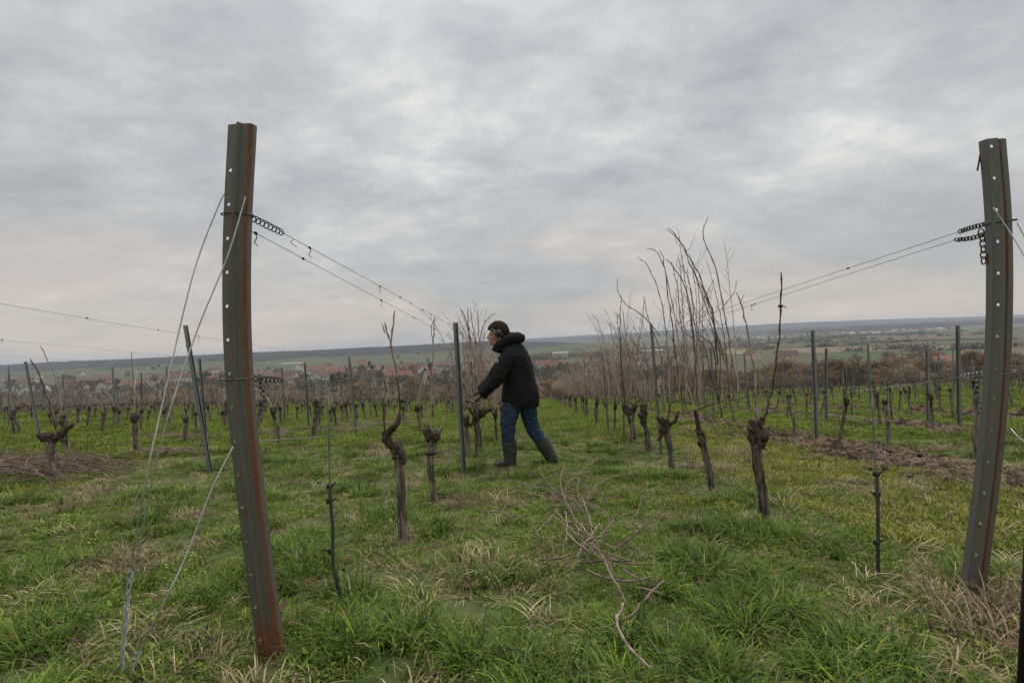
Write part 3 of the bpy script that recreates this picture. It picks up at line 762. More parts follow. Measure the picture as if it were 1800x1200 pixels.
def head_part(mb, c, r, rnd, stubs=4, lumps=5):
    c = Vector(c)
    mb.blob(c, r * .82, r * .82, r * 1.25, 14, 11, .55, rnd.random() * 40, fr=5)
    for i in range(lumps):
        a = rnd.uniform(0, 6.28); q = c + Vector((math.cos(a) * r * .62, math.sin(a) * r * .62, rnd.uniform(-.5, 1.1) * r)); s_ = r * rnd.uniform(.28, .48)
        mb.blob(q, s_, s_, s_ * rnd.uniform(.8, 1.5), 10, 8, .8, rnd.random() * 40, fr=5)
    for i in range(stubs):
        a = rnd.uniform(0, 6.28); d = Vector((math.cos(a) * .8, math.sin(a) * .8, rnd.uniform(.4, 1.4))).normalized()
        L = r * rnd.uniform(1.3, 2.4); mb.tube([c, c + d * L * .6, c + d * L + Vector((0, 0, L * .25))], [r * .38, r * .26, r * .17], 7, jag=.12, rnd=rnd)
def proto_vine(kind, seed):
    """list of (part name, mesh) in local coordinates, row along y"""
    r = random.Random(seed); parts = []
    tm, hm = MB(), MB()
    if kind == 'tall':
        h = r.uniform(.42, .52); lx, ly = r.uniform(-.06, .06), r.uniform(-.12, .04)
        trunk_part(tm, [(0, 0, -.06), (lx * .2, ly * .3, h * .4), (lx, ly, h)], .019, .020, r); head_part(hm, (lx, ly, h + .02), .041, r, 3, 4)
        parts += [('trunk', tm.mesh('trunk', M['bark'])), ('head', hm.mesh('head', M['head']))]
        arm = MB(); a1 = (lx + .02, ly + .55, h + .22); cane_tube(arm, [(lx, ly, h), (lx, ly + .2, h + .2), a1], .010, .008, r)
        cane_tube(arm, [(lx, ly, h), (lx, ly - .2, h + .18), (lx, ly - .52, h + .2)], .010, .008, r)
        parts.append(('fruiting_arm', arm.mesh('fruiting_arm', M['cane_dark'])))
        for i in range(r.randint(11, 15)):
            s = r.uniform(-.45, .55); c = MB(); L = r.uniform(.75, 1.3); b = Vector((lx, ly + s, h + .19 + r.uniform(-.03, .03)))
            w1, w2 = r.gauss(-.02, .09), r.gauss(-.06, .17); v1, v2 = r.gauss(0, .08), r.gauss(.05, .18)
            cane_tube(c, [b, b + Vector((w1, v1, L * .45)), b + Vector((w2, v2, L * .85)), b + Vector((w2 * 1.5 - .02, v2 * 1.4, L))], .0044, .0016, r)
            for u_ in range(r.choice([0, 1, 1, 2, 3])):
                f_ = r.uniform(.35, .85); m_ = b + Vector((w2 * f_, v2 * f_, L * f_)); cane_tube(c, [m_, m_ + Vector((r.gauss(0, .07), r.gauss(0, .07), .07)), m_ + Vector((r.gauss(0, .10), r.gauss(0, .10), .17))], .0024, .001, r, .06, 4)
            parts.append(('cane', c.mesh('cane', M['cane'] if r.random() < .6 else M['cane_pale'])))
    elif kind == 'left':
        h = r.uniform(.38, .5); lx, ly = r.uniform(-.08, .08), r.uniform(-.08, .08)
        trunk_part(tm, [(0, 0, -.06), (lx * .2, ly * .3, h * .45), (lx, ly, h)], .03, .03, r); head_part(hm, (lx, ly, h + .02), .05, r, 3, 5)
        parts += [('trunk', tm.mesh('trunk', M['bark'])), ('head', hm.mesh('head', M['head']))]
        for i in range(r.choice([1, 2, 3])):
            c = MB(); b = Vector((lx, ly, h + .05)); k = r.uniform(.3, 1.0); dx, dy = r.gauss(0, .16), r.gauss(0, .25)
            cane_tube(c, [b, b + Vector((dx * .3, dy * .3, k * .55)), b + Vector((dx, dy, k))], .0062, .0042, r)
            parts.append(('cane', c.mesh('cane', M['cane_pale'] if r.random() < .6 else M['cane'])))
        if r.random() < .55:
            c = MB(); c.tube([(lx + .03, ly, -.1), (lx + .035, ly, r.uniform(.9, 1.2))], .0035, 5); parts.append(('support_rod', c.mesh('support_rod', M['rod'])))
    else:
        h = r.uniform(.52, .66); lx, ly = r.uniform(-.08, .08), r.uniform(-.14, .10)
        trunk_part(tm, [(0, 0, -.06), (lx * .1 + r.gauss(0, .02), ly * .2, h * .35), (lx * .7, ly * .7, h * .75), (lx, ly, h)], .019, .022, r); head_part(hm, (lx, ly, h + .01), .036, r, 2, 4)
        parts += [('trunk', tm.mesh('trunk', M['bark'])), ('head', hm.mesh('head', M['head']))]
        if r.random() < .25:
            c = MB(); b = Vector((lx, ly, h + .03)); s = r.choice([-1, 1])
            cane_tube(c, [b, b + Vector((0, .1 * s, .16)), b + Vector((0, .34 * s, .2)), b + Vector((0, .55 * s, .12))], .006, .004, r); parts.append(('cane', c.mesh('cane', M['cane_pale'])))
        if r.random() < .45:
            c = MB(); c.tube([(.03, 0, -.1), (.035, 0, r.uniform(.7, .95))], .0035, 5); parts.append(('support_rod', c.mesh('support_rod', M['rod'])))
    return parts
PV = {k: [proto_vine(k, 300 + 17 * i + j) for i in range(8)] for j, k in enumerate(('tall', 'left', 'right'))}
def place_vine(kind, i, loc, rz, label, group, scale=1, sz=None):
    e = empty('grapevine', loc, rz); e.scale = (scale, scale, sz or scale)
    for nm, me in PV[kind][i % 8]: mesh_obj(nm, me, e)
    tag(e, label, 'grapevine', group); return e
G_L, G_R, G_T = 'pruned vines of the left-hand rows', 'pruned vines of the right-hand rows', 'unpruned vines with tall canes'
rv = random.Random(77)
# nearer pruned vines, where the photo shows them: foot pixel, head pixel y
NEARV = [('left', (118, 800), 735, 'squat vine with broad dark head behind the thick leaning one'), ('left', (240, 800), 735, 'pruned vine with round black head left of guy wires'), ('left', (326, 780), 735, 'pruned vine just left of the leaning post foot'),
    ('left', (492, 783), 728, 'pruned vine with forked head right of rusty end post'), ('left', (553, 772), 716, 'twin-armed pruned vine right of the rusty end post'), ('left', (25, 768), 735, 'pruned vine by the left picture edge'), ('left', (202, 752), 715, 'small pruned vine between left edge and guy wires'),
    ('left', (592, 752), 715, 'slim pruned vine left of the slim grey post'), ('left', (740, 765), 720, 'pruned vine in the gap between the two foreground left vines'), ('left', (612, 742), 705, 'small pruned vine touching the slim grey post'), ('left', (452, 760), 712, 'pruned vine peeping out right of the rusty post'), ('left', (395, 745), 712, 'small pruned vine left of the rusty post'),
    ('right', (1397, 766), 700, 'dark straight pruned trunk left of the tall grey post'), ('right', (1475, 777), 700, 'pruned vine with bent trunk right of tall grey post'), ('right', (1486, 746), 694, 'slanting pruned vine behind the bent one'), ('right', (1498, 730), 695, 'short pruned vine beside the slanting one'),
    ('right', (1561, 782), 703, 'pruned vine with thick rusty head above the soil ridge'), ('right', (1549, 752), 692, 'pruned vine close left of the thick-headed one'), ('right', (1582, 725), 689, 'thin pruned vine right of the thick-headed one'), ('right', (1603, 734), 690, 'pruned vine midway to the right end post'),
    ('right', (1637, 760), 692, 'pruned vine with swollen head left of the tall post'), ('right', (1677, 738), 690, 'pruned vine hidden by the tall post near right end'), ('right', (1719, 806), 695, 'pruned vine wound with chain beside right end post'), ('right', (1386, 740), 695, 'pruned vine at the left end of the soil ridge')]
for i, (kind, fp, hy, lab) in enumerate(NEARV):
    g = ground_at(*fp); k = (fp[1] - hy) / F * g.y / (.46 if kind == 'left' else .6)
    place_vine(kind, i + (i // 8), (g.x, g.y, g.z), rv.uniform(-.5, .5) if kind == 'right' else rv.uniform(0, 6.28), lab, G_L if kind == 'left' else G_R, max(.75, min(1.35, k)))
cand = []
for side, rows in (('left', LEFT_ROWS), ('right', RIGHT_ROWS)):
    for i, x in enumerate(rows):
        kind = 'tall' if i == 0 else side
        y = {('left', 0): 6.75, ('right', 0): 6.9, ('left', 1): 13.0, ('left', 2): 12.4, ('right', 1): 10.0, ('right', 2): 9.8}.get((side, i), 10.6 if side == 'right' else 12.0)
        while y < V_END:
            xx, yy = x + rv.gauss(0, .05), y + rv.gauss(0, .07); q = to_px((xx, yy, gz(xx, yy) + .5))
            if q and -12 < q[0] < 1812 and rv.random() > (.07 if kind != 'tall' else .02): cand.append((yy, xx, side, i, kind))
            y += 1.04
cand.sort(); idx = {}
far_v, far_f = [], MB()
far_h, far_c, far_t_ = MB(), MB(), MB()
for n, (y, x, side, i, kind) in enumerate(cand):
    z = gz(x, y)
    if n < 275:
        k = idx[(side, i)] = idx.get((side, i), -1) + 1
        word = {'tall': 'unpruned vine with tall canes', 'left': 'pruned vine', 'right': 'pruned vine'}[kind]
        place_vine(kind, rv.randrange(8), (x, y, z), rv.uniform(-.3, .3) if kind == 'tall' else rv.uniform(0, 6.28), f'{word}, {ordw(k)} further vine down the {row_name(side, i)}',
                   {'tall': G_T, 'left': G_L, 'right': G_R}[kind], rv.uniform(.9, 1.1))
    else:
        h = .45 if kind != 'right' else .58; b = Vector((x, y, z)); tp = b + Vector((rv.gauss(0, .05), rv.gauss(0, .06), h))
        far_t_.tube([b - Vector((0, 0, .05)), tp], [.03, .028], 5, jag=.1, rnd=rv); far_h.blob(tp, .06, .06, .07, 6, 4, .8, rv.random() * 30)
        for q in range({'tall': 9, 'left': 3, 'right': 1}[kind]):
            s = rv.uniform(-.5, .5) if kind == 'tall' else 0; L = rv.uniform(.8, 1.3) if kind == 'tall' else rv.uniform(.25, 1.0)
            c0 = tp + Vector((0, s, .15 if kind == 'tall' else 0)); far_c.tube([c0, c0 + Vector((rv.gauss(0, .1), rv.gauss(0, .15), L))], [.008, .004], 3)
ov = empty('far_vines', (0, 40, gz(0, 40)))
for q, nm, mt in ((far_t_, 'trunks', 'bark'), (far_h, 'heads', 'head'), (far_c, 'canes', 'cane_pale')):
    o = origin_build(q, nm, M[mt], ov.location, ov); tag(o, kind='stuff')
tag(ov, 'mass of small distant vines filling the lower vineyard', 'vines', kind='stuff')

# foreground vines, each one as the photo shows it
def pxpath(pts, y, dys=None):
    return [at_y(p[0], p[1], y + (dys[i] if dys else (p[2] if len(p) > 2 else 0))) for i, p in enumerate(pts)]
BASES = []
def fg_vine(foot, trunk, rt_, heads, arms, canes, label, group, rod=None, tie=None, seed=1, seg=16, wild=()):
    r = random.Random(seed); g = ground_at(*foot); y = g.y; e = empty('grapevine', g); k = y / F; BASES.append((g.x, g.y, .10))
    def part(mb, nm, mt): return origin_build(mb, nm, M[mt], g, e)
    mb = MB(); P = [g - Vector((0, 0, .06))] + pxpath(trunk, y) + pxpath([heads[0][:2]], y)
    trunk_part(mb, P, rt_[0] * k * .72, max(rt_[1] * k * .72, heads[0][2] * k * .55), r, 18, 26); bark_strips(mb, P, rt_[0] * k * .74, r, 70); part(mb, 'trunk', 'bark')
    for (px, py, rx) in heads[:1]:
        mb = MB(); head_part(mb, at_y(px, py, y), rx * k * .82, r, 3, 7)
        for (qx, qy, qr) in heads[1:]: mb.blob(at_y(qx, qy, y + r.uniform(-.02, .02)), qr * k * .85, qr * k * .85, qr * k, 12, 9, .6, r.random() * 30, fr=3)
        part(mb, 'head', 'head')
    for pts, r0, r1 in arms:
        mb = MB(); PP = catmull(pxpath(pts, y), 10); mb.tube(PP, [q * r.uniform(.88, 1.14) for q in lerp_list([r0 * k, r1 * k], 10)], 9, jag=.12, rnd=r); part(mb, 'arm', 'head')
    for pts, r0, r1, mt in canes:
        mb = MB(); cane_tube(mb, pxpath(pts, y), r0 * k * .42, r1 * k * .36, r, .08, 6); part(mb, 'cane', mt)
    for (px0, px1, py0, top0, top1, n_) in wild:
        for q in range(int(n_ * 1.25)):
            x0 = r.uniform(px0, px1); x1 = x0 - r.uniform(-28, 62); t_ = r.uniform(top0, top1); dy0, dy1 = r.uniform(-.25, .35), r.uniform(-.3, .5)
            P = [(x0, py0 + r.uniform(-6, 8), dy0), (x0 - (x0 - x1) * .15 + r.gauss(0, 4), py0 - (py0 - t_) * .4, dy0 * .7 + dy1 * .3), (x0 - (x0 - x1) * .55 + r.gauss(0, 5), py0 - (py0 - t_) * .75, dy1 * .8), (x1, t_, dy1)]
            mb = MB(); W_ = pxpath(P, y); cane_tube(mb, W_, .0038, .0014, r, .075, 5)
            for u_ in range(r.randint(2, 6)):
                b0 = catmull(W_, 20)[r.randint(5, 18)]; L_ = r.uniform(.06, .22); sx = r.choice([-1, 1]); cane_tube(mb, [b0, b0 + Vector((sx * L_ * .4, r.gauss(0, .03), L_ * .5)), b0 + Vector((sx * L_ * .6, r.gauss(0, .05), L_))], .0022, .001, r, .06, 4)
            part(mb, 'cane', r.choice(['cane', 'cane', 'cane_dark', 'cane_pale']))
    if rod:
        mb = MB(); mb.tube(pxpath(rod, y, [.03] * len(rod)), .004, 6); part(mb, 'support_rod', 'rod')
    if tie:
        for (px, py, rr) in tie:
            mb = MB(); c = at_y(px, py, y); mb.tube([c - Vector((0, 0, .008)), c + Vector((0, 0, .008))], rr * k, 10); mb.tube([c + Vector((rr * k, -.005, 0)), c + Vector((rr * k * 2.2, -.01, -.012))], .003, 4); part(mb, 'tie', 'tie')
    tag(e, label, 'grapevine', group); return e
G_F = 'foreground vines of the two nearest rows'
fg_vine((710, 954), [(706, 900), (704, 850), (701, 808)], (9.5, 11), [(700, 796, 15), (692, 786, 9), (706, 806, 11)],
        [([(700, 790), (684, 778), (679, 768), (684, 758), (692, 750)], 9, 6), ([(684, 776), (677, 768), (675, 758)], 7, 5), ([(690, 754), (699, 742), (702, 728)], 6, 4), ([(696, 790), (686, 784)], 7, 4)],
        [([(676, 762), (675, 735), (673, 706), (678, 690, .05), (676, 660, .08)], 4, 3, 'cane_dark'), ([(702, 730), (703, 705), (699, 672), (697, 650)], 4, 3, 'cane_dark'), ([(699, 680), (694, 640), (687, 605), (680, 585), (676, 566)], 3.6, 3, 'cane'), ([(686, 612), (688, 585), (692, 565), (694, 545)], 3.4, 2.8, 'cane'), ([(676, 585), (671, 568)], 2.6, 2, 'cane'), ([(688, 648), (690, 662), (686, 690), (684, 715)], 2.5, 2, 'cane')],
        'gnarled vine with S-bent arm and two cut canes, left foreground', G_F, tie=[(706, 704, 4)], seed=4)
fg_vine((766, 886), [(762, 860), (757, 830), (757, 795), (759, 775)], (7, 9), [(760, 770, 12), (767, 766, 9), (754, 768, 9)], [([(755, 772), (749, 762), (746, 754)], 6, 5), ([(766, 768), (771, 766)], 7, 4)],
        [([(770, 766), (775, 752), (781, 737)], 3.4, 2.6, 'cane_pale'), ([(757, 770, .03), (758, 700, .03), (760, 640, .03), (762, 590, .03), (764, 556, .03)], 2.6, 2.2, 'cane_pale'), ([(762, 600, .02), (757, 585, .02), (761, 566, .02), (768, 562, .02)], 1.6, 1.2, 'cane_dark')],
        'vine with two-pronged head and one straight pale cane, left row', G_F, tie=[(758, 796, 10)], seed=9)
fg_vine((97, 843), [(94, 815), (90, 795), (88, 780)], (8, 11), [(88, 772, 10), (78, 768, 8), (99, 768, 8), (107, 760, 6)], [([(94, 770), (108, 766), (118, 754), (130, 745)], 6, 3), ([(84, 772), (68, 764)], 8, 5), ([(104, 768), (112, 776)], 5, 3)],
        [([(98, 756), (90, 725), (80, 690), (68, 655), (58, 640), (53, 631)], 3.4, 2.6, 'cane_dark'), ([(112, 752), (125, 715), (140, 690), (155, 665)], 2.6, 2.2, 'cane_pale')],
        'thick leaning vine with wide head and upright cane at left edge', G_F, seed=13)
fg_vine((820, 803), [(822, 775), (819, 752)], (5, 6), [(819, 742, 9)], [([(819, 745), (813, 735)], 4, 3)], [([(818, 740), (816, 715), (820, 690)], 2, 1.6, 'cane')], 'slim vine with black head right behind the left row post', G_F, seed=15)
fg_vine((842, 790), [(840, 765), (838, 745)], (5, 6), [(838, 733, 10), (846, 728, 7)], [([(840, 735), (830, 745), (826, 750)], 4, 2), ([(842, 732), (855, 722), (866, 718)], 5, 3)],
        [([(838, 728), (836, 660), (828, 600), (818, 560), (810, 543)], 2.6, 1.6, 'cane'), ([(842, 726), (841, 650), (834, 590), (826, 540)], 2.6, 1.6, 'cane'), ([(832, 728), (829, 650), (824, 580), (822, 540)], 2.6, 1.6, 'cane_dark'), ([(846, 726), (846, 640), (842, 590), (839, 546)], 2.4, 1.4, 'cane'), ([(850, 724), (852, 650), (850, 610), (853, 580)], 2.4, 1.4, 'cane'), ([(843, 600), (850, 572), (862, 556), (872, 551)], 1.6, 1, 'cane_dark'), ([(828, 610), (816, 580), (807, 562)], 1.6, 1, 'cane'), ([(836, 722), (822, 670), (815, 620), (813, 590)], 2, 1.3, 'cane'), ([(848, 720), (858, 660), (862, 620)], 2, 1.3, 'cane_pale')],
        'half-pruned vine under the worker\'s hands with tall brown canes', G_F, seed=17, wild=[(818, 862, 722, 545, 640, 8)])
fg_vine((1345, 910), [(1340, 870), (1333, 825), (1330, 795)], (9, 12), [(1331, 776, 16), (1330, 752, 12), (1340, 764, 12), (1322, 768, 10)], [([(1334, 756), (1322, 742), (1318, 738)], 7, 4), ([(1330, 748), (1338, 740), (1342, 734)], 7, 4)],
        [([(1341, 740), (1352, 705), (1362, 660), (1368, 610), (1372, 540), (1373, 478)], 4.2, 3, 'cane_dark'), ([(1334, 744), (1329, 700), (1324, 640), (1312, 580), (1304, 540), (1294, 514)], 3.8, 2.6, 'cane'), ([(1300, 534), (1305, 522), (1308, 515)], 1.6, 1, 'cane')],
        'stout vine with swollen peeling head and one long bare cane', G_F, tie=[(1372, 538, 4)], seed=21)
TC = lambda *a: a
fg_vine((1254, 862), [(1247, 830), (1239, 795), (1234, 772)], (6.5, 9), [(1233, 766, 10), (1232, 778, 8)], [([(1232, 764), (1226, 742), (1222, 720)], 4, 3)],
        [([(1224, 726), (1212, 690), (1200, 640), (1186, 560), (1168, 470), (1150, 440), (1137, 438)], 3, 1.6, 'cane_pale'), ([(1290, 700, .1), (1280, 660), (1262, 590), (1240, 520), (1215, 470), (1196, 425), (1176, 400)], 3.4, 1.6, 'cane'),
         ([(1262, 640), (1255, 560), (1242, 520), (1228, 480), (1212, 455), (1200, 430), (1172, 402)], 3, 1.4, 'cane_dark'), ([(1300, 690, .05), (1288, 640), (1275, 560), (1258, 470), (1238, 425), (1238, 400), (1245, 380)], 3, 1.5, 'cane'),
         ([(1230, 715), (1228, 640), (1220, 560), (1212, 500), (1208, 470)], 2.8, 1.6, 'cane_pale'), ([(1240, 740), (1234, 690), (1226, 640), (1220, 600), (1198, 580), (1190, 560)], 2.8, 1.6, 'cane'),
         ([(1268, 545), (1280, 528), (1292, 512), (1294, 492)], 1.8, 1.2, 'cane'), ([(1262, 705), (1250, 660), (1240, 610), (1222, 590)], 2.2, 1.4, 'cane_dark'), ([(1226, 720), (1258, 708), (1288, 702), (1312, 700)], 3.4, 2.2, 'cane_dark'), ([(1250, 760), (1252, 740), (1240, 712), (1232, 702)], 2.4, 1.4, 'cane'), ([(1258, 655), (1254, 610), (1232, 590), (1220, 578)], 2.2, 1.2, 'cane_dark')],
        'slim tilted vine carrying a fan of very tall canes', G_F, seed=25, wild=[(1205, 1300, 705, 400, 560, 11)])
fg_vine((1181, 827), [(1180, 800), (1174, 772), (1172, 755)], (6, 8), [(1171, 748, 11), (1166, 756, 8)], [([(1170, 752), (1160, 768), (1156, 775)], 4, 2), ([(1172, 748), (1186, 740), (1194, 722)], 4, 2)],
        [([(1172, 744), (1180, 710), (1196, 705), (1230, 712)], 3, 2, 'cane_dark'), ([(1188, 704), (1176, 640), (1170, 580), (1160, 520), (1140, 470), (1122, 452)], 2.8, 1.4, 'cane'), ([(1200, 706), (1190, 640), (1180, 560), (1172, 500), (1166, 455), (1160, 440)], 2.8, 1.4, 'cane_dark'),
         ([(1215, 708), (1208, 640), (1196, 560), (1190, 500), (1180, 460)], 2.8, 1.4, 'cane'), ([(1180, 706), (1166, 650), (1158, 610), (1140, 560), (1130, 520)], 2.6, 1.4, 'cane'), ([(1160, 590), (1130, 555), (1100, 535), (1086, 510), (1086, 490)], 1.8, 1, 'cane_dark'), ([(1225, 640), (1216, 560), (1206, 510), (1185, 470), (1170, 455)], 2.4, 1.4, 'cane_dark'), ([(1204, 700), (1206, 620), (1200, 540), (1196, 470), (1192, 452)], 2.4, 1.3, 'cane_pale')],
        'vine with shaggy round head right of the first row post', G_F, seed=29, wild=[(1165, 1240, 706, 440, 590, 11)])
fg_vine((1143, 792), [(1138, 765), (1133, 745)], (5, 7), [(1131, 738, 9), (1127, 730, 6)], [([(1130, 740), (1128, 722), (1129, 708)], 3.5, 2)],
        [([(1130, 715), (1100, 706), (1080, 704)], 2.6, 1.6, 'cane_dark'), ([(1128, 706), (1120, 640), (1128, 570), (1134, 520)], 2.4, 1.3, 'cane'), ([(1150, 706), (1142, 650), (1120, 610), (1112, 600)], 2.4, 1.3, 'cane'), ([(1110, 704), (1108, 640), (1100, 590), (1094, 540)], 2.4, 1.3, 'cane'), ([(1098, 704), (1092, 640), (1090, 570), (1092, 520)], 2.4, 1.3, 'cane_dark'), ([(1140, 705), (1150, 650), (1146, 600)], 2.2, 1.3, 'cane_pale')],
        'vine with flame-shaped dark head left of the first row post', G_F, seed=33, wild=[(1085, 1160, 705, 500, 610, 9)])
fg_vine((1117, 776), [(1113, 755), (1106, 735)], (4.5, 6), [(1104, 724, 8)], [([(1104, 726), (1101, 712)], 3, 2)], [([(1104, 715), (1098, 650), (1088, 590), (1084, 550)], 2.2, 1.2, 'cane'), ([(1100, 706), (1106, 640), (1118, 600)], 2.2, 1.2, 'cane'), ([(1090, 704), (1080, 640), (1076, 590), (1070, 566)], 2.2, 1.2, 'cane_pale')],
        'second slim vine left of the first row post', G_F, seed=37, wild=[(1070, 1120, 704, 530, 620, 7)])
# young vines tied to rods
def young(foot, rod_px, trunk_px, ties, label):
    g = ground_at(*foot); y = g.y; k = y / F; e = empty('young_vine', g); r = random.Random(foot[0])
    mb = MB(); mb.tube(catmull(pxpath(rod_px, y), 12), .0035, 7); origin_build(mb, 'support_rod', M['rod'], g, e)
    mb = MB(); P = [g - Vector((0, 0, .05))] + pxpath(trunk_px, y, [-.012] * len(trunk_px)); trunk_part(mb, P, .0072, .006, r, 9, 16); origin_build(mb, 'stem', M['ybark'], g, e)
    for i, (px, py) in enumerate(ties):
        c = at_y(px, py, y - .006); mb = MB(); mb.tube([c - Vector((0, 0, .009)), c + Vector((0, 0, .009))], [.0135, .012], 9); s = -1 if i % 2 else 1
        mb.tube([c, c + Vector((.022 * s, -.004, .006)), c + Vector((.032 * s, -.004, .016))], [.005, .004, .002], 5); origin_build(mb, 'tie', M['tie'], g, e)
    tag(e, label, 'young vine', 'young replacement vines')
M['ybark'] = simple('young_bark', (.035, .036, .03), (.10, .10, .08), 40, .85, .2, .6, .003, (1, 1, .3))
young((602, 1062), [(598, 1060), (585, 960), (580, 860), (578, 760), (577, 700)], [(592, 1020), (586, 985), (585, 930), (581, 880), (580, 850)], [(579, 854), (582, 968), (579, 880)], 'young mossy vine stem tied to a rod beside the rusty post')
young((1543, 1015), [(1543, 1010), (1541, 900), (1537, 800), (1533, 700)], [(1543, 980), (1543, 930), (1542, 870), (1541, 830)], [(1540, 832), (1542, 868), (1541, 952)], 'young dark vine stem tied to a rod before right end post')

# ---------------------------------------------------------------- wires, springs, chains
def wire_obj(name, pts, r, label, group=None, mat='wire', n=5, seg=None, clips=()):
    mb = MB(); P = pts if seg is None else catmull(pts, seg); mb.tube(P, r, n)
    o = origin_build(mb, name, M[mat], P[0]); tag(o, label, 'wire', group)
    for c in clips:
        m2 = MB(); c = Vector(c); r_ = random.Random(int(c.x * 1000 + c.y * 99)); d = (Vector(P[-1]) - Vector(P[0])).normalized()
        m2.tube([c - d * .009, c, c + d * .009], [.0035, .0062, .0035], 6, jag=.2, rnd=r_)
        q = r_.random()
        if q < .4: m2.tube([c, c + Vector((.004, 0, -.016)), c + Vector((-.006, 0, -.03)), c + Vector((.004, 0, -.044))], .0018, 4)
        m2.v = [tuple(Vector(p) - Vector(P[0])) for p in m2.v]; m2.build('knot', M['tie'], o)
    return o
XA, XB = -.90, 1.41
def rowpt(px, py, x): return at_x(px, py, x)
def on_seg(a, b, t): return Vector(a).lerp(Vector(b), t)
# left row upper pair
tlA, tlB = at_y(437, 380, YL), at_y(438, 404, YL)
pA, pB = at_y(797, 574, ground_at(815, 832).y), at_y(799, 596, ground_at(815, 832).y)
sprA = at_y(500, 411, YL + .28)
def follow(p, x, n=9):   # wire continuing down the row at the height it has at p
    h = p.z - plane(p.x, p.y); out = [p]
    for k in range(1, n): y = p.y + k * 4.9; out.append(Vector((x, y, plane(x, y) + h)))
    return out
wire_obj('trellis_wire', [sprA, pA] + follow(pA, -.9)[1:], .0013, 'upper wire of left row running from the spring', 'wires of the trellis', 'wire_dark', clips=[on_seg(sprA, pA, t) for t in (.06, .32, .44, .52, .62, .70, .83, .92)])
wire_obj('trellis_wire', [tlB, pB] + follow(pB, -.9)[1:], .0012, 'second upper wire of the left row', 'wires of the trellis', 'wire_dark', clips=[on_seg(tlB, pB, t) for t in (.01, .10, .36, .56, .75, .90)])
def coil(name, a, b, turns, R_, r, label, mat='wire_dark', cat='spring'):
    a, b = Vector(a), Vector(b); d = (b - a); e2 = d.orthogonal().normalized(); e1 = e2.cross(d.normalized()); n = turns * 10; P = [a]
    for i in range(n + 1):
        t = i / n; an = 2 * math.pi * turns * t; P.append(a + d * (.06 + .88 * t) + (e1 * math.cos(an) + e2 * math.sin(an)) * R_ * (1 - .25 * abs(t - .5)))
    P.append(b); mb = MB(); mb.tube(P, r, 6); o = origin_build(mb, name, M[mat], a); tag(o, label, cat); return o
sp = coil('tension_spring', tlA, sprA, 8, .0125, .0022, 'zigzag wire tension spring on the rusty post')
hk_ = at_y(516, 421, YL + .33); mb = MB(); mb.tube(catmull([hk_, hk_ + Vector((-.012, 0, -.008)), hk_ + Vector((-.006, 0, -.018)), hk_ + Vector((.012, 0, -.03))], 10), .0014, 5)
mb.v = [tuple(Vector(p) - sp.location) for p in mb.v]; mb.build('loose_hook', M['wire_dark'], sp)
# left row low wires
lw0 = at_y(440, 665, YL); lw1 = at_x(800, 712, -.9)
def band(post, px, py, y, w_, tilt, label_mat='wire'):
    c = at_y(px, py, y); mb = MB(); P = []
    for k in range(25):
        a = 2 * math.pi * k / 24; P.append(c + Vector((math.cos(a) * w_, math.sin(a) * .034 + .018, math.cos(a) * tilt)))
    mb.tube(P, .0024, 5, cap=False); mb.v = [tuple(Vector(p) - post.location) for p in mb.v]; return mb.build('wire_band', M[label_mat], post)
band(post_L, 411, 376, YL - .02, .052, -.004, 'wire_dark'); band(post_L, 412, 666, YL - .01, .053, 0)
band(post_R, 1766, 389, YR - .02, .054, .006, 'wire_dark'); band(post_R, 1764, 656, YR, .055, .008)
def chain(name, pts, pitch, label, mat='wire_dark', r=.0026, wd=.0085):
    P = catmull(pts, 120); e = empty(name, P[0]); acc = 0; last = P[0]; i = 0; k = 0
    pos = [P[0]]
    for p in P[1:]:
        if (p - pos[-1]).length >= pitch: pos.append(p)
    for a, b in zip(pos, pos[1:]):
        d = (b - a).normalized(); s = d.cross(Vector((0, 1, 0)) if k % 2 else Vector((.6, .8, 0))).normalized(); c = (a + b) / 2; L = pitch * .72; mb = MB(); loop = []
        for q in range(13):
            an = 2 * math.pi * q / 12; loop.append(c + d * math.cos(an) * L + s * math.sin(an) * wd)
        mb.tube(loop, r, 5, cap=False); origin_build(mb, 'link', M[mat], P[0], e); k += 1
    tag(e, label, 'chain'); return e
chain('tension_chain', [at_y(456, 664, YL + .08), at_y(462, 685, YL + .08), at_y(466, 705, YL + .08), at_y(462, 726, YL + .08)], .016, 'chain end dangling beside the rusty post', 'wire', .0028)
coil('tension_spring', at_y(441, 665, YL + .02), at_y(497, 668, YL + .24), 7, .011, .0024, 'short dark coil on the lower wire by rusty post')
w1 = at_y(497, 668, YL + .24)
wire_obj('trellis_wire', [w1, at_x(800, 690, -.9)] + follow(at_x(800, 690, -.9), -.9)[1:], .0012, 'lower wire of left row behind the chain', 'wires of the trellis')
# thick twisted cane/wire along the left row bottom
bw0 = at_y(445, 776, YL); bw = [bw0, at_y(578, 765, 2.12), at_y(680, 740, 2.95), at_y(757, 720, 4.0), at_y(806, 704, 5.6)]
wire_obj('trellis_wire', bw, .0022, 'pale bottom wire of left row passing the young vine', 'wires of the trellis', 'wire', seg=30)
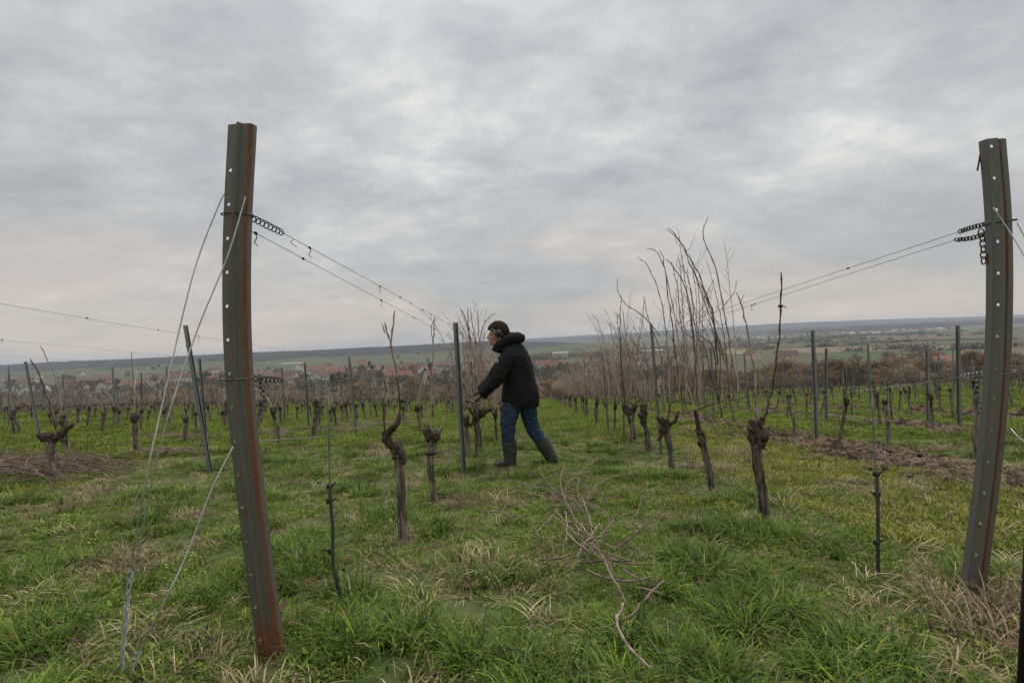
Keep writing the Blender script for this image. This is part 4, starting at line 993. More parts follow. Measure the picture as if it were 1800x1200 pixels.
# right row
trA, trB = at_y(1742, 392, YR), at_y(1742, 400, YR)
cA = at_y(1684, 408, YR + .22); cB = at_y(1678, 422, YR + .22)
gp = ground_at(1161, 798).y; pRA, pRB = at_y(1146, 585, gp), at_y(1147, 592, gp)
wire_obj('trellis_wire', [cA, pRA] + follow(pRA, 1.4)[1:], .0012, 'upper wire of right row running from the chain', 'wires of the trellis', 'wire_dark', clips=[on_seg(cA, pRA, t) for t in (.16, .62, .76)])
wire_obj('trellis_wire', [cB, pRB] + follow(pRB, 1.4)[1:], .0012, 'second upper wire of the right row', 'wires of the trellis', 'wire_dark', clips=[on_seg(cB, pRB, t) for t in (.40, .41, .7)])
chain('tension_chain', [trA, at_y(1712, 399, YR + .1), cA], .021, 'upper rusty tension chain on the right end post'); chain('tension_chain', [trB + Vector((0, 0, -.015)), at_y(1710, 418, YR + .1), cB], .021, 'lower tension chain on the right end post')
chain('tension_chain', [at_y(1724, 404, YR + .02), at_y(1728, 430, YR + .02), at_y(1729, 464, YR + .02)], .021, 'loose chain end hanging left of right end post')
M['redwire'] = simple('red_cord', (.10, .02, .025), (.16, .04, .04), 30, .7, .3, 0)
mb = MB(); mb.tube(catmull([at_y(1742, 410, YR), at_y(1739, 440, YR), at_y(1734, 450, YR), at_y(1737, 465, YR)], 12), .003, 5); tag(origin_build(mb, 'cord', M['redwire'], at_y(1742, 410, YR)), 'short dark red cord hanging beside the loose chain', 'cord')
mb = MB(); mb.tube(catmull([at_y(1726, 250, YR), at_y(1723, 272, YR), at_y(1718, 300, YR)], 8), .0032, 5); mb.tube([at_y(1726, 262, YR), at_y(1740, 262, YR)], .0018, 4); tag(origin_build(mb, 'cord', M['redwire'], at_y(1740, 262, YR)), 'stiff dark cord sticking out at right post top', 'cord')
r0 = at_y(1740, 655, YR); r1 = at_y(1690, 662, YR + .2)
coil('tension_spring', r0, r1, 6, .010, .0026, 'short grey coil on lower wire of right post', 'wire')
wire_obj('trellis_wire', [r1, at_x(1600, 676, 1.45), at_x(1400, 700, 1.42), at_x(1240, 706, 1.4)] + follow(at_x(1240, 706, 1.4), 1.4)[1:], .0016, 'lower wire of the right row', 'wires of the trellis')
wire_obj('trellis_wire', [at_y(1738, 748, YR + .1), at_x(1540, 738, 1.43), at_x(1340, 718, 1.4), at_x(1200, 702, 1.4)], .0015, 'bottom wire of the right row', 'wires of the trellis')
yv = ground_at(1719, 806).y
chain('tension_chain', [at_y(1722, 668, yv - .05), at_y(1716, 690, yv - .05), at_y(1724, 715, yv - .06), at_y(1717, 742, yv - .05)], .055, 'light grey chain wound down the vine by right post', 'wire', .007, .022)
# guy wires
def guy(pts, r, label, tw=None):
    P = [at_y(*p) for p in pts]; o = wire_obj('guy_wire', P, r * 1.05, label, 'guy wires of the end posts', 'guy', seg=40)
    if tw:
        a, b, turns = at_y(*tw[0]), at_y(*tw[1]), tw[2]; mb = MB()
        for ph in (0, math.pi):
            d = b - a; e2 = d.orthogonal().normalized(); e1 = e2.cross(d.normalized())
            mb.tube([a + d * (i / 80) + (e1 * math.cos(i / 80 * turns * 6.283 + ph) + e2 * math.sin(i / 80 * turns * 6.283 + ph)) * .006 for i in range(81)], .0024, 5)
        mb.v = [tuple(Vector(p) - o.location) for p in mb.v]; mb.build('twisted_end', M['guy'], o)
M['guy'] = simple('guy_wire_steel', (.36, .365, .358), (.58, .585, .57), 25, .45, .5, 0, metal=.35)
yb = ground_at(215, 1190).y
guy([(397, 338, YL - .005), (384, 362, YL - .03), (340, 480, YL - .1), (290, 690, YL - .22), (255, 850, YL - .3), (228, 1005, yb + .02), (216, 1090, yb), (212, 1192, yb)], .0022, 'left guy wire from upper post band to ground', ((229, 1000, yb + .02), (211, 1200, yb), 5))
guy([(432, 345, YL - .022), (400, 450, YL - .09), (345, 585, YL - .16), (285, 770, YL - .26), (240, 985, yb + .01), (219, 1090, yb), (213, 1192, yb)], .0022, 'second guy wire crossing the rusty post face')
guy([(410, 784, YL - .04), (372, 860, YL - .1), (330, 970, YL - .16), (285, 1065, YL - .22), (243, 1148, yb - .02), (215, 1200, yb - .02)], .0028, 'lower pale guy wire from post middle to ground', ((246, 1143, yb - .02), (214, 1206, yb - .02), 3))
guy([(1746, 365, YR - .06), (1770, 400, YR - .08), (1800, 450, YR - .12), (1860, 560, YR - .2), (2040, 1010, YR - .3)], .0022, 'guy wire leaving right end post at upper right')
guy([(1785, 385, YR - .0), (1800, 415, YR - .05), (1900, 600, YR - .2), (2050, 1012, YR - .3)], .0022, 'rear guy wire at the top right edge')
guy([(1777, 753, YR - .0), (1790, 768, YR - .05), (1820, 800, YR - .1), (1980, 1010, YR - .25)], .0022, 'low guy wire at right edge beside the post')
# wires of the other rows
for side, rows in (('left', LEFT_ROWS[1:9]), ('right', RIGHT_ROWS[1:8])):
    for i, x in enumerate(rows):
        for j, h in enumerate(((.72, 1.05, 1.55) if side == 'left' and i < 3 else (.72, 1.05)) if side == 'left' else (.64, .9)):
            P = [Vector((x, y, plane(x, y) + h + .01 * math.sin(y))) for y in (2.0, 4.5, 6.5, 9, 12, 17, 22, 30, 40, 56)]
            cl = [Vector((x, y, plane(x, y) + h)) for y in (4.1, 4.9, 5.5, 7.4, 8.3, 9.7)] if h > 1.5 else []
            wire_obj('trellis_wire', P, .0013, f'{("bottom", "middle", "top")[j]} wire of the {row_name(side, i + 1)}', 'wires of the trellis', 'wire' if h < 1.5 else 'wire_dark', 4, clips=cl)
# black upright at the right picture edge
mb = MB(); e0, e1_ = at_y(1805, 890, 1.15), at_y(1787, 1230, 1.15)
d = (e1_ - e0); top = e0 - d * .05; bot = e0 + d * ((gz(1.1, 1.15) - e0.z) / d.z) - Vector((0, 0, .02))
mb.tube([top + Vector((.013, 0, 0)), bot + Vector((.013, 0, 0))], .012, 12, r2=[.02, .02]); mb.blob(top + Vector((.013, 0, 0)), .0125, .0205, .012, 12, 6)
mb.blob(bot + Vector((.013, 0, .01)), .02, .028, .012, 12, 6)
tag(origin_build(mb, 'black_upright', M['blackbar'], bot), 'plain black upright cut off by the right picture edge', 'pole')

# ---------------------------------------------------------------- the worker
gB = ground_at(896, 820); PY = gB.y; K = PY / F
def pp(px, py, dy=0): return at_y(px, py, PY + dy)
VIEW = Vector((0, 1, 0))
person = empty('person', (pp(915, 818).x, PY, gz(pp(915, 818).x, PY))); PB = Vector(person.location)
def loft(mb, rows, n=20, seg=None):
    """rows: (px, py, dy, half width px, half depth m)"""
    c = [pp(r[0], r[1], r[2]) for r in rows]; seg = seg or (len(rows) - 1) * 4
    mb.tube(catmull(c, seg), [a.x for a in catmull([(r[3] * K, r[4], 0) for r in rows], seg)], n, r2=[a.y for a in catmull([(r[3] * K, r[4], 0) for r in rows], seg)], ref=VIEW)
def cloth(mb, name, mat, parent, voxel=.011, smooth=4, disp=0, dscale=.1, seed=0):
    o = origin_build(mb, name, M[mat], PB, parent)
    rm = o.modifiers.new('remesh', 'REMESH'); rm.mode = 'VOXEL'; rm.voxel_size = voxel; rm.use_smooth_shade = True
    if smooth: sm_ = o.modifiers.new('smooth', 'SMOOTH'); sm_.iterations = smooth; sm_.factor = .5
    if disp:
        tx = bpy.data.textures.new(name, 'CLOUDS'); tx.noise_scale = dscale; tx.noise_depth = 3; tx.noise_type = 'HARD_NOISE'
        d_ = o.modifiers.new('folds', 'DISPLACE'); d_.texture = tx; d_.strength = disp; d_.mid_level = .5; d_.texture_coords = 'LOCAL'
    return o
# body: one skin surface from head to wrists (mostly inside the clothes)
mb = MB()
mb.blob(pp(877, 584), 15 * K, .076, 16 * K, 20, 16, rot=Matrix.Rotation(rad(14), 3, 'Y'))
loft(mb, [(865, 588, 0, 4, .045), (866, 595, 0, 6, .05), (868, 600, 0, 6, .044), (872, 603, 0, 6, .04)], 14)           # lower face and jaw
mb.blob(pp(858.2, 593.2), 3.2 * K, .013, 3.4 * K, 10, 8); mb.blob(pp(860.5, 589), 2.2 * K, .010, 5 * K, 10, 8, rot=Matrix.Rotation(rad(22), 3, 'Y'))  # nose
mb.blob(pp(861, 598.6), 2.2 * K, .022, 1.1 * K, 10, 6); mb.blob(pp(862, 600.6), 2.2 * K, .02, 1.2 * K, 10, 6)                 # lips
mb.blob(pp(864, 604), 3.4 * K, .022, 3 * K, 10, 8); mb.blob(pp(862, 585.5), 3 * K, .05, 1.6 * K, 12, 6)                      # chin, brow
for s in (-1, 1): mb.blob(pp(880, 587, s * .078), 3 * K, .01, 5 * K, 10, 8)                                               # ears
loft(mb, [(880, 592, 0, 8, .055), (888, 606, 0, 9, .06), (898, 622, 0, 13, .12), (908, 650, 0, 17, .14), (913, 690, 0, 17, .15), (914, 712, 0, 16, .15)], 16)
loft(mb, [(895, 624, -.15, 7, .05), (874, 664, -.19, 6, .045), (850, 690, -.1, 4.5, .032)], 12); loft(mb, [(893, 624, .15, 7, .05), (866, 662, .19, 6, .045), (846, 684, .12, 4.5, .032)], 12)
loft(mb, [(905, 705, -.07, 11, .08), (896, 765, -.08, 7, .06), (896, 808, -.08, 5, .045)], 12); loft(mb, [(924, 705, .07, 11, .08), (938, 758, .09, 7, .06), (972, 808, .1, 5, .045)], 12)
body = cloth(mb, 'body', 'skin', person, .007, 2)
for s in (-1, 1):
    m2 = MB(); m2.blob(pp(861.6, 588.8, s * .030), 1.3 * K, .010, .9 * K, 10, 6); origin_build(m2, 'eye', M['black_plastic'], PB, person)
# padded jacket
mb = MB()
loft(mb, [(914, 711, 0, 33.5, .205), (915, 700, 0, 34.5, .215), (914, 685, 0, 32.5, .215), (912, 668, 0, 29.5, .205), (910, 650, 0, 28, .205), (906, 634, 0, 27, .215), (901, 620, 0, 25, .205), (896, 609, 0, 19, .15), (892, 602, 0, 13, .10)], 28, 40)
loft(mb, [(899, 621, -.165, 13, .075), (891, 632, -.205, 13.5, .085), (882, 650, -.23, 13, .085), (873, 667, -.235, 12, .08), (860, 681, -.19, 10.5, .07), (850, 691, -.13, 9.5, .062)], 18, 28)
loft(mb, [(895, 622, .165, 13, .075), (886, 634, .205, 13, .085), (874, 652, .22, 12.5, .085), (864, 666, .215, 11.5, .08), (854, 676, .17, 10, .07), (846, 684, .13, 9, .06)], 18, 28)
jacket = cloth(mb, 'jacket', 'jacket', person, .011, 5, .020, .07)
mb = MB()   # stand-up collar and folded-back hood
loft(mb, [(870, 612, 0, 5.5, .055), (878, 606, -.085, 7, .035), (892, 598, -.12, 8, .04), (906, 593, -.11, 9.5, .05), (914, 594, -.04, 9, .06), (914, 594, .04, 9, .06), (906, 593, .11, 9.5, .05), (892, 598, .12, 8, .04), (878, 606, .085, 7, .035), (870, 612, 0, 5.5, .055)], 14, 60)
mb.blob(pp(903, 592), 14 * K, .12, 9 * K, 18, 12, rot=Matrix.Rotation(rad(18), 3, 'Y')); mb.blob(pp(911, 597), 9 * K, .13, 8 * K, 18, 12)
loft(mb, [(867, 611, 0, 3.5, .05), (873, 614, 0, 6, .09), (884, 612, 0, 9, .11), (896, 606, 0, 12, .12)], 16)
cloth(mb, 'hood', 'jacket', jacket, .010, 3, .022, .06)
# seams: waist cord line, zip, cuffs and pocket flap
for (pts, r_) in (([(881, 672, -.12), (890, 669, -.205), (910, 671, -.222), (930, 669, -.16), (941, 664, -.02)], .004), ([(884, 700, -.16), (893, 703, -.215), (908, 703, -.226)], .005), ([(919, 640, -.2), (928, 655, -.17), (931, 668, -.15)], .003)):
    m2 = MB(); m2.tube(catmull([pp(*p) for p in pts], 16), r_, 6); origin_build(m2, 'seam', M['jacket'], PB, jacket)
m2 = MB(); m2.box((0, 0, 0), (.036, .004, .034)); bd = m2.build('badge', M['patch'], jacket, False); bd.location = pp(873.5, 634, -.305) - PB; bd.rotation_euler = (0, rad(8), rad(-38))
m2 = MB(); m2.box((0, -.0035, 0), (.018, .003, .02)); m2.build('badge_mark', M['patch_red'], bd, False)
# jeans
mb = MB()
loft(mb, [(905, 698, -.06, 17, .115), (899, 718, -.075, 17, .112), (894, 740, -.08, 14.5, .10), (893, 760, -.085, 12.8, .088), (893.5, 778, -.085, 12.3, .082), (894.5, 792, -.085, 10, .07)], 20, 30)
loft(mb, [(922, 698, .06, 17, .115), (928, 718, .07, 16.5, .112), (932, 738, .08, 14.5, .10), (938, 756, .085, 12.8, .09), (949, 771, .09, 12, .084), (958, 784, .09, 10, .07)], 20, 30)
jeans = cloth(mb, 'trousers', 'jeans', person, .010, 3, .022, .055)
for k in range(5):
    m2 = MB(); y_ = 768 + k * 3.2; m2.tube(catmull([pp(882 + k, y_ - 1, -.13), pp(893, y_ + 1, -.172), pp(905, y_ - 1.5, -.12)], 10), .005, 6); origin_build(m2, 'crease', M['jeans'], PB, jeans)
# ribbed rubber boots
def boot(shaft, foot, lab):
    mb = MB(); P = [pp(*s[:3]) for s in shaft]; n = 44; Q = catmull(P, n); rr = lerp_list([s[3] * K for s in shaft], n); r2 = lerp_list([s[4] for s in shaft], n)
    rib = [1 + (.045 if (i % 4) < 2 else -.01) for i in range(n + 1)]
    mb.tube(Q, [a * b for a, b in zip(rr, rib)], 22, r2=[a * b for a, b in zip(r2, rib)], ref=VIEW)
    o = origin_build(mb, 'boot', M['boot'], PB, person)
    mb = MB(); F_ = [pp(*s[:3]) for s in foot]; mb.tube(catmull(F_, 16), [a.x for a in catmull([(s[3] * K, s[4], 0) for s in foot], 16)], 16, r2=[a.y for a in catmull([(s[3] * K, s[4], 0) for s in foot], 16)], ref=VIEW); f_ = origin_build(mb, 'foot', M['boot'], PB, o)
    mb = MB(); S_ = [pp(s[0], s[1] + s[3] * .8, s[2]) for s in foot]; mb.tube(catmull(S_, 12), .010, 12, r2=[a.y * .98 for a in catmull([(0, s[4], 0) for s in foot], 12)], ref=VIEW); origin_build(mb, 'sole', M['tie'], PB, o)
boot([(894.5, 775, -.085, 13.2, .09), (896, 790, -.085, 12.6, .085), (896.5, 803, -.085, 11, .072), (896, 812, -.085, 10.5, .064)], [(907, 811, -.085, 5, .034), (899, 811.5, -.085, 7, .046), (888, 813, -.085, 6, .05), (877, 815, -.085, 4.6, .05), (868, 816.5, -.085, 3, .036)], 'f')
boot([(950, 771, .09, 13, .09), (958, 785, .09, 12.6, .085), (966, 798, .09, 11.2, .072), (972, 808, .09, 10.5, .064)], [(979, 807, .09, 5, .034), (974, 811, .09, 7, .046), (967, 815, .09, 6, .05), (960, 818, .09, 4.6, .05), (953, 820, .09, 3, .036)], 'b')
# knitted hat
mb = MB(); rot = Matrix.Rotation(rad(15), 3, 'Y'); c = pp(876.5, 581.5); n, m_ = 26, 12
for i in range(m_ + 1):
    th = rad(98) * i / m_
    for k in range(n):
        ph = 2 * math.pi * k / n; q = Vector((math.sin(th) * math.cos(ph) * 18.8 * K, math.sin(th) * math.sin(ph) * .096, math.cos(th) * 18.2 * K)) * (1.035 if i >= m_ - 3 else 1) * (1 + .012 * (k % 2)); mb.v.append(tuple(c + rot @ q))
for i in range(m_):
    for k in range(n): q = i * n; mb.f.append((q + k, q + n + k, q + n + (k + 1) % n, q + (k + 1) % n))
hat = origin_build(mb, 'beanie', M['hat'], PB, person); so = hat.modifiers.new('thick', 'SOLIDIFY'); so.thickness = .006
mb = MB(); mb.blob(pp(887, 593), 8.5 * K, .082, 9 * K, 16, 10, .15, 3); origin_build(mb, 'hair', M['hat'], PB, person)
# ear defenders
ed = MB(); ring = []
for k in range(21):
    a = math.pi * (k / 20); ring.append(pp(875.5 - 15.5 * math.sin(a) * .98, 585 - 9.5 * math.sin(a), -.108 * math.cos(a)))
ed.tube(ring, .006, 8, r2=[.011] * 21); eo = origin_build(ed, 'ear_defenders', M['grey_plastic'], PB, person)
for s in (-1, 1):
    m2 = MB(); m2.blob(pp(876, 586, s * .104), 6.2 * K, .026, 6.8 * K, 16, 10); m2.blob(pp(876, 586, s * .12), 4.8 * K, .016, 5.2 * K, 14, 8); origin_build(m2, 'ear_cup', M['black_plastic'], PB, eo)
# gloved hands: palm, four bent fingers of different length, thumb
def glove(wr, kn, dy, seed, spread):
    mb = MB(); w_, k_ = pp(*wr, dy), pp(*kn, dy); d = (k_ - w_).normalized(); side = Vector((0, 1, 0)); up = d.cross(side)
    mb.tube([w_ - d * .03, w_ + d * .02, w_.lerp(k_, .6), k_], [.030, .026, .021, .018], 14, r2=[.034, .034, .044, .044], ref=side)
    for i, L in enumerate((.070, .080, .076, .060)):
        b = k_ + side * (-.033 + .022 * i); p1 = b + d * L * .45 - up * .004 * spread; p2 = p1 + (d * .75 - up * .7 * spread).normalized() * L * .36; p3 = p2 + (d * .15 - up * spread).normalized() * L * .32
        mb.tube(catmull([b - d * .01, p1, p2, p3], 8), lerp_list([.0115, .0105, .009], 8), 9)
    tb = w_.lerp(k_, .35) - side * .036; mb.tube(catmull([tb, tb - side * .022 + d * .028 - up * .006, tb - side * .018 + d * .055 - up * .024], 6), lerp_list([.014, .012, .009], 6), 9)
    return cloth(mb, 'glove', 'glove', person, .005, 2)
glove((847, 694), (836.5, 704), -.12, 1, 1.9); glove((845, 685), (834, 694), .12, 2, 1.9)
for wr, dy in (((849, 692.5), -.125), ((846.5, 683.5), .125)):
    m2 = MB(); a = pp(wr[0] + 1.5, wr[1] - 1.5, dy); b = pp(wr[0] - 2.5, wr[1] + 2.5, dy); m2.tube([a, b], [.060, .056], 16, r2=[.062, .056], ref=VIEW); origin_build(m2, 'cuff', M['jacket'], PB, jacket)
tag(person, 'person in dark hooded jacket, jeans and rubber boots pruning a vine', 'person')
# pruning shears in the near hand
h0 = pp(837, 704, -.12); sh = empty('pruning_shears', h0)
M['steel'] = simple('blade_steel', (.25, .25, .25), (.4, .4, .4), 30, .35, .5, 0, metal=.8)
for s in (-1, 1):
    m2 = MB(); m2.tube(catmull([h0 + Vector((.045, .004 * s, .035 + .008 * s)), h0 + Vector((.02, .003 * s, .008 + .014 * s)), h0 + Vector((-.012, 0, -.012))], 8), lerp_list([.007, .008, .006], 8), 8); origin_build(m2, 'handle', M['redwire'], h0, sh)
    m2 = MB(); m2.tube(catmull([h0 + Vector((-.010, .002 * s, -.012)), h0 + Vector((-.035, .002 * s, -.022 + .012 * s)), h0 + Vector((-.062, 0, -.03 + .006 * s))], 8), lerp_list([.007, .009, .0015], 8), 8, r2=lerp_list([.002, .002, .001], 8), ref=VIEW); origin_build(m2, 'blade', M['steel'], h0, sh)
tag(sh, 'small pruning shears held in the worker\'s lowered hand', 'shears')

# ---------------------------------------------------------------- prunings on the ground
def lying(pts, r0, r1, label, group, mat='prune', seed=0, lift=None):
    r = random.Random(seed + 5); P = []
    for i, p in enumerate(pts):
        g = ground_at(p[0], p[1]); l_ = .075 + .45 * (p[2] if len(p) > 2 else .035); d_ = g - EYE; P.append(EYE + d_ * (1 - l_ / (H - g.z)))
    mb = MB(); cane_tube(mb, P, r0, r1, r, .08, 6); o = origin_build(mb, 'pruned_cane', M[mat], P[0]); tag(o, label, 'cane', group)
G_C = 'pruned canes lying between the two rows'
CANES = [([(950, 835, .14), (975, 865, .10), (1000, 880, .06), (1010, 920, .05), (1030, 945, .05), (1060, 970, .04)], 'dark cane curving from behind the boots into the heap', 'cane_dark'),
    ([(992, 820, .2), (985, 845, .12), (990, 870, .1), (1010, 910, .08), (1035, 950, .06)], 'cane arching down the left of the heap', 'prune'), ([(1050, 805, .22), (1020, 830, .14), (998, 850, .08), (992, 880, .06)], 'cane hooked over the top of the heap', 'prune'),
    ([(960, 838, .05), (1000, 834, .08), (1040, 840, .09), (1070, 850, .06)], 'cane lying crosswise at the top of the heap', 'prune'), ([(1110, 832, .12), (1070, 840, .10), (1040, 862, .06), (1015, 882, .05)], 'pale cane slanting down from right at heap top', 'prune'),
    ([(1018, 842, .1), (1015, 860, .09), (1020, 880, .06), (1050, 890, .05), (1068, 905, .08), (1070, 918, .08)], 'curled cane in the middle of the heap', 'prune'), ([(970, 905, .12), (1000, 928, .07), (1030, 950, .06), (1068, 975, .05), (1095, 990, .04), (1165, 992, .05)], 'long cane running through the heap to the right tip', 'prune'),
    ([(938, 940, .02), (965, 915, .10), (982, 895, .18)], 'short upright-tilted cane left of the heap', 'prune'), ([(1018, 960, .06), (1040, 946, .09), (1068, 942, .10)], 'thick short piece on top of the heap', 'cane'), ([(1055, 945, .08), (1080, 915, .12), (1108, 900, .18)], 'cane sticking up to the right of the heap', 'prune'),
    ([(1075, 970, .06), (1110, 945, .10), (1150, 910, .16)], 'thin dark cane rising right of the heap', 'cane_dark'), ([(845, 898, .05), (880, 900, .06), (905, 906, .05), (925, 912, .03)], 'lone cane lying left of the heap', 'prune'), ([(905, 845, .06), (922, 850, .06), (935, 862, .03)], 'short twig between boots and heap', 'prune'),
    ([(1040, 955, .05), (1065, 985, .05), (1082, 1015, .03)], 'cane pointing down from the heap', 'prune'), ([(1020, 990, .03), (1060, 985, .05), (1110, 988, .05)], 'dark cane at the lower edge of the heap', 'cane_dark'), ([(950, 985, .03), (985, 982, .04), (1015, 970, .06), (1035, 955, .07)], 'thin cane left below the heap', 'prune'),
    ([(1168, 1022, .10), (1140, 1045, .06), (1110, 1080, .04), (1052, 1108, .03)], 'cane lying below the heap towards the camera', 'prune'), ([(1095, 1060, .10), (1086, 1095, .09), (1098, 1130, .06), (1120, 1155, .04), (1148, 1180, .03)], 'pale bent cane nearest the camera', 'cane'), ([(1118, 1035, .06), (1145, 1038, .07), (1168, 1046, .03)], 'short side twig of the cane below the heap', 'prune'),
    ([(1062, 985, .05), (1075, 1010, .05), (1090, 1040, .05), (1100, 1062, .05)], 'cane trailing from the heap towards the pale bent one', 'prune'), ([(1030, 1000, .04), (1060, 1015, .05), (1110, 1022, .05), (1150, 1012, .05)], 'cane lying crosswise just below the heap', 'prune'), ([(1095, 1000, .05), (1118, 1015, .06), (1150, 1030, .05)], 'short cane right below the heap', 'prune'),
    ([(1130, 870, .2), (1120, 900, .12), (1100, 930, .06)], 'thin twig leaning in the grass right of heap', 'prune'), ([(1000, 875, .05), (1030, 885, .07), (1062, 895, .07)], 'straight cane across the heap centre', 'prune'), ([(1030, 880, .08), (1045, 858, .14), (1055, 840, .18)], 'short cane tilted up at heap centre', 'prune')]
CPT = []
def near_cane(x, y):
    if not (-.6 < x < 1.3 and 1.2 < y < 7): return False
    return any((x - a) ** 2 + (y - b) ** 2 < .013 for a, b in CPT)
for i, (pts, lab, mt) in enumerate(CANES):
    lying(pts, .0048, .0026, lab, G_C, mt, i)
    for a, b in zip(pts, pts[1:]):
        for q in range(4): g = ground_at(a[0] + (b[0] - a[0]) * q / 4, a[1] + (b[1] - a[1]) * q / 4); CPT.append((g.x, g.y))
rl = random.Random(91)
for q in range(34):
    t_ = (q + .5) / 34; cx, cy = 985 + 75 * t_ + rl.gauss(0, 16), 835 + 150 * t_ + rl.gauss(0, 8); a = rl.gauss(.9, .7); L = rl.uniform(22, 62)
    lying([(cx - math.cos(a) * L, cy - math.sin(a) * L * .6, rl.uniform(.02, .14)), (cx + rl.gauss(0, 6), cy + rl.gauss(0, 4), rl.uniform(.03, .1)), (cx + math.cos(a) * L, cy + math.sin(a) * L * .6, rl.uniform(.0, .12))], rl.uniform(.0022, .0036), .0014,
          f'thin reddish cut cane in the tangled heap, {ordw(q)} from its far end', G_C, rl.choice(['prune', 'prune', 'cane_dark', 'cane']), 50 + q)
# big heap of prunings at the left edge, too many to count
rp2 = random.Random(31); mb = MB()
for i in range(260):
    px, py = rp2.uniform(-60, 210), rp2.uniform(808, 848) + 0
    py = 830 + rp2.gauss(0, 12) - max(0, px - 40) * .02
    if px > 80 and rp2.random() < (px - 80) / 180: continue
    g = ground_at(px, min(py, 858)); L = rp2.uniform(.4, 1.1); a = rp2.gauss(.25, .6); d = Vector((math.cos(a), math.sin(a) * .6, 0)); z = rp2.uniform(.02, .15) + .06 * max(0, 1 - abs(px - 10) / 110) * rp2.random()
    P = [g - d * L / 2 + Vector((0, 0, z)), g + Vector((0, 0, z + rp2.uniform(0, .04))), g + d * L / 2 + Vector((0, 0, z * rp2.uniform(.2, 1)))]
    mb.tube(catmull(P, 4), lerp_list([.0065, .004], 4), 4)
tag(mb.build('cane_heap', M['prune']), 'brown heap of cut canes at the left picture edge', 'cane heap', kind='stuff')
mb = MB()
for i in range(320):
    j = rp2.randrange(6); px, py, sx = [(590, 757, 45), (320, 770, 40), (640, 748, 30), (270, 800, 40), (480, 765, 25), (700, 745, 30)][j]
    g = ground_at(px + rp2.gauss(0, sx), py + rp2.gauss(0, 2.5)); L = rp2.uniform(.2, .6); a = rp2.gauss(.3, .5); d = Vector((math.cos(a), math.sin(a), 0)); mb.tube([g - d * L / 2 + Vector((0, 0, .05)), g + Vector((0, 0, rp2.uniform(.05, .11))), g + d * L / 2 + Vector((0, 0, .05))], .005, 3)
tag(mb.build('cane_litter', M['prune']), 'scattered cut canes under the left-hand rows', 'cane litter', kind='stuff')
# soil clods and stones under the right-hand rows
rs = random.Random(41); mb = MB(); st = []
def clods(mb, x0, y0, y1, n, wd, smin, smax):
    for i in range(n):
        y = rs.uniform(y0, y1); x = x0 + rs.gauss(0, wd) - .12 + .2 * mnoise.noise(Vector((y * .8, x0, 0))); s = rs.uniform(smin, smax) * (1 if rs.random() < .8 else 1.7)
        mb.blob((x, y, gz(x, y) + s * .05), s * rs.uniform(.8, 1.5), s * rs.uniform(.8, 1.5), s * rs.uniform(.5, 1.0), 8, 6, 1.8, rs.random() * 90, fr=3)
clods(mb, 3.72, 3.2, 9.5, 2300, .23, .008, .042); clods(mb, 3.9, 9.5, 18, 260, .2, .03, .07); clods(mb, 6.3, 6.5, 18, 300, .2, .03, .07); clods(mb, 8.7, 9, 22, 220, .2, .04, .08)
tag(mb.build('soil_clods', M['soil']), 'ridge of crumbly brown soil under the right-hand row', 'soil', kind='stuff')
for i, (px, py, lab) in enumerate([(1470, 786, 'pale stone at the left of the soil ridge'), (1552, 801, 'light stone before the soil ridge'), (1722, 829, 'light stone on the soil beside right end post')]):
    g = ground_at(px, py); mb = MB(); mb.blob((0, 0, 0), .045, .035, .028, 10, 7, .8, i * 7 + 1.5); o = mb.build('stone', M['stone']); o.location = g + Vector((0, 0, .03)); tag(o, lab, 'stone', 'pale stones on the soil')
# dead leaves
mb = MB()
for i in range(420):
    x, y = rs.uniform(-3, 3.2), rs.uniform(1.4, 6); s = rs.uniform(.012, .03); a = rs.uniform(0, 6.28); z = gz(x, y) + rs.uniform(.02, .06); e1 = Vector((math.cos(a), math.sin(a), rs.uniform(-.4, .4))) * s; e2 = Vector((-math.sin(a), math.cos(a), rs.uniform(-.4, .4))) * s * .7; c = Vector((x, y, z))
    mb.add([c - e1, c - e2 * .9 + Vector((0, 0, s * .3)), c + e1, c + e2 + Vector((0, 0, s * .2)), c], [(0, 1, 4), (1, 2, 4), (2, 3, 4), (3, 0, 4)])
tag(mb.build('dead_leaves', M['deadleaf']), 'small brown dead leaves in the grass', 'leaves', kind='stuff')

